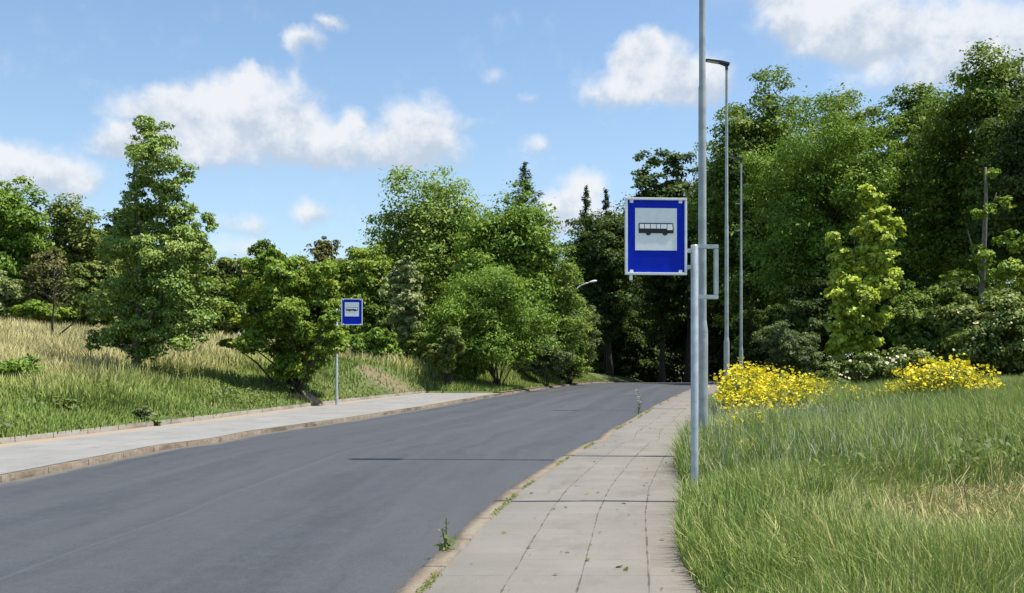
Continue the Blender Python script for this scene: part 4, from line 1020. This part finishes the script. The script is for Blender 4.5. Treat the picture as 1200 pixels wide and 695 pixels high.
# each cloud: px,py,rx,ry (photo scale) and strength
clouds = [(190,140,75,42,1.0),(240,130,70,50,1.05),(300,128,80,52,1.1),(292,92,24,20,.95),(355,165,75,38,1.0),(240,178,120,32,.9),(420,178,90,34,1.0),(495,150,60,36,1.0),(500,180,65,26,.9),(415,150,24,22,.9),
          (360,46,34,15,.85),(345,60,18,18,.6),(342,90,12,24,.3),(388,28,24,11,.75),(555,150,20,14,.35),(140,170,50,26,.8),
          (20,190,75,36,1.0),(75,205,55,26,.8),(-60,190,90,45,1.0),
          (362,255,34,22,.85),(290,268,44,18,.6),(285,294,50,16,.55),(630,165,30,16,.5),(582,92,24,14,.45),(622,112,18,14,.4),
          (770,75,62,46,1.1),(720,105,66,28,.85),(750,60,36,30,1.0),(810,100,60,36,.95),(838,90,40,34,.8),
          (940,20,75,42,1.1),(1000,25,95,46,1.1),(1010,50,70,34,.95),(1110,35,90,40,.85),(1090,85,110,30,.95),(1170,75,70,30,.9),(1250,40,120,70,1.0),(900,-30,120,40,.9),
          (690,218,42,28,.95),(660,250,40,34,.9),(705,255,50,30,.8),(640,275,40,22,.6),
          (120,320,160,22,.5),(480,-160,200,60,1.0),(150,-120,160,50,1.0),(820,-190,180,60,1.0)]
den = None; num = None
for (px, py, rx, ry, wt) in clouds:
    a0, e0 = ael(px, py); ia, ie = F/rx, F/ry
    q = vm('MULTIPLY_ADD', pos, (ia, ie, 0), (-a0*ia, -e0*ie, 0)).outputs[0]
    ln = nt.nodes.new('ShaderNodeVectorMath'); ln.operation = 'LENGTH'; nt.links.new(q, ln.inputs[0])
    v = mth(nt, 'MULTIPLY', mth(nt, 'SUBTRACT', 1.0, ln.outputs['Value'], clamp=True), wt)
    t = vm('DOT_PRODUCT', q, (-.25, 1, 0)).outputs['Value']
    vt = mth(nt, 'MULTIPLY', v, t)
    den = v if den is None else mth(nt, 'ADD', den, v)
    num = vt if num is None else mth(nt, 'ADD', num, vt)
# other clouds all round the rest of the sky (behind and beside the camera)
fb = noise(nt, dirv, 2.2, 5, .55)
side = maprange(nt, sx.outputs[1], .45, .1)
far = mth(nt, 'MULTIPLY', mth(nt, 'MULTIPLY', maprange(nt, fb, .54, .74), side), .6)
den = mth(nt, 'ADD', den, far)
n2 = noise(nt, dirv, 24, 8, .62)
d2 = mth(nt, 'ADD', den, mth(nt, 'MULTIPLY', mth(nt, 'SUBTRACT', n2, .5), .95))
alpha = maprange(nt, d2, .0, .82)
tl = mth(nt, 'DIVIDE', num, mth(nt, 'MAXIMUM', den, .02))
tl = mth(nt, 'ADD', tl, mth(nt, 'MULTIPLY', mth(nt, 'SUBTRACT', n2, .5), 2.6))
lit = maprange(nt, tl, -.55, .40)
CW, CG = (4.9,5.0,5.15), (3.0,3.45,4.1)
ccol = mixc(nt, lit, CG, CW)
hz_ = maprange(nt, el, 0., .40, .34, .04)
skyc = mixc(nt, hz_, mixc(nt, 1.0, sky.outputs[0], (.90,.985,1.0), 'MULTIPLY'), (3.2,3.9,4.7))
fin = mixc(nt, mth(nt,'MULTIPLY',alpha,.92), skyc, ccol)
nt.links.new(fin, bg.inputs['Color'])

sun = bpy.data.lights.new('sun', 'SUN'); sun.energy = 4.6; sun.angle = math.radians(.53); sun.color = (1, .955, .88)
so = bpy.data.objects.new('sun', sun); COL.objects.link(so)
ce = math.cos(math.radians(SUN_EL)); a_ = math.radians(SUN_AZ)
dvec = Vector((-ce*math.sin(a_), -ce*math.cos(a_), -math.sin(math.radians(SUN_EL))))
so.rotation_euler = dvec.to_track_quat('-Z', 'Y').to_euler(); so.location = (30,-5,40)

cam = bpy.data.cameras.new('camera'); co = bpy.data.objects.new('camera', cam); COL.objects.link(co)
cam.sensor_width = 36; cam.lens = 36*F/1200; cam.shift_y = (HZ-347.5)/1200
cam.clip_start = .05; cam.clip_end = 6000
co.location = (0,0,CAMZ); co.rotation_euler = (math.radians(90),0,0); sc.camera = co
sc.view_settings.view_transform = 'Standard'; sc.view_settings.look = 'None'; sc.view_settings.gamma = 1; sc.view_settings.exposure = .6
sc.cycles.max_bounces = 8; sc.cycles.diffuse_bounces = 3; sc.cycles.transmission_bounces = 4; sc.cycles.transparent_max_bounces = 4
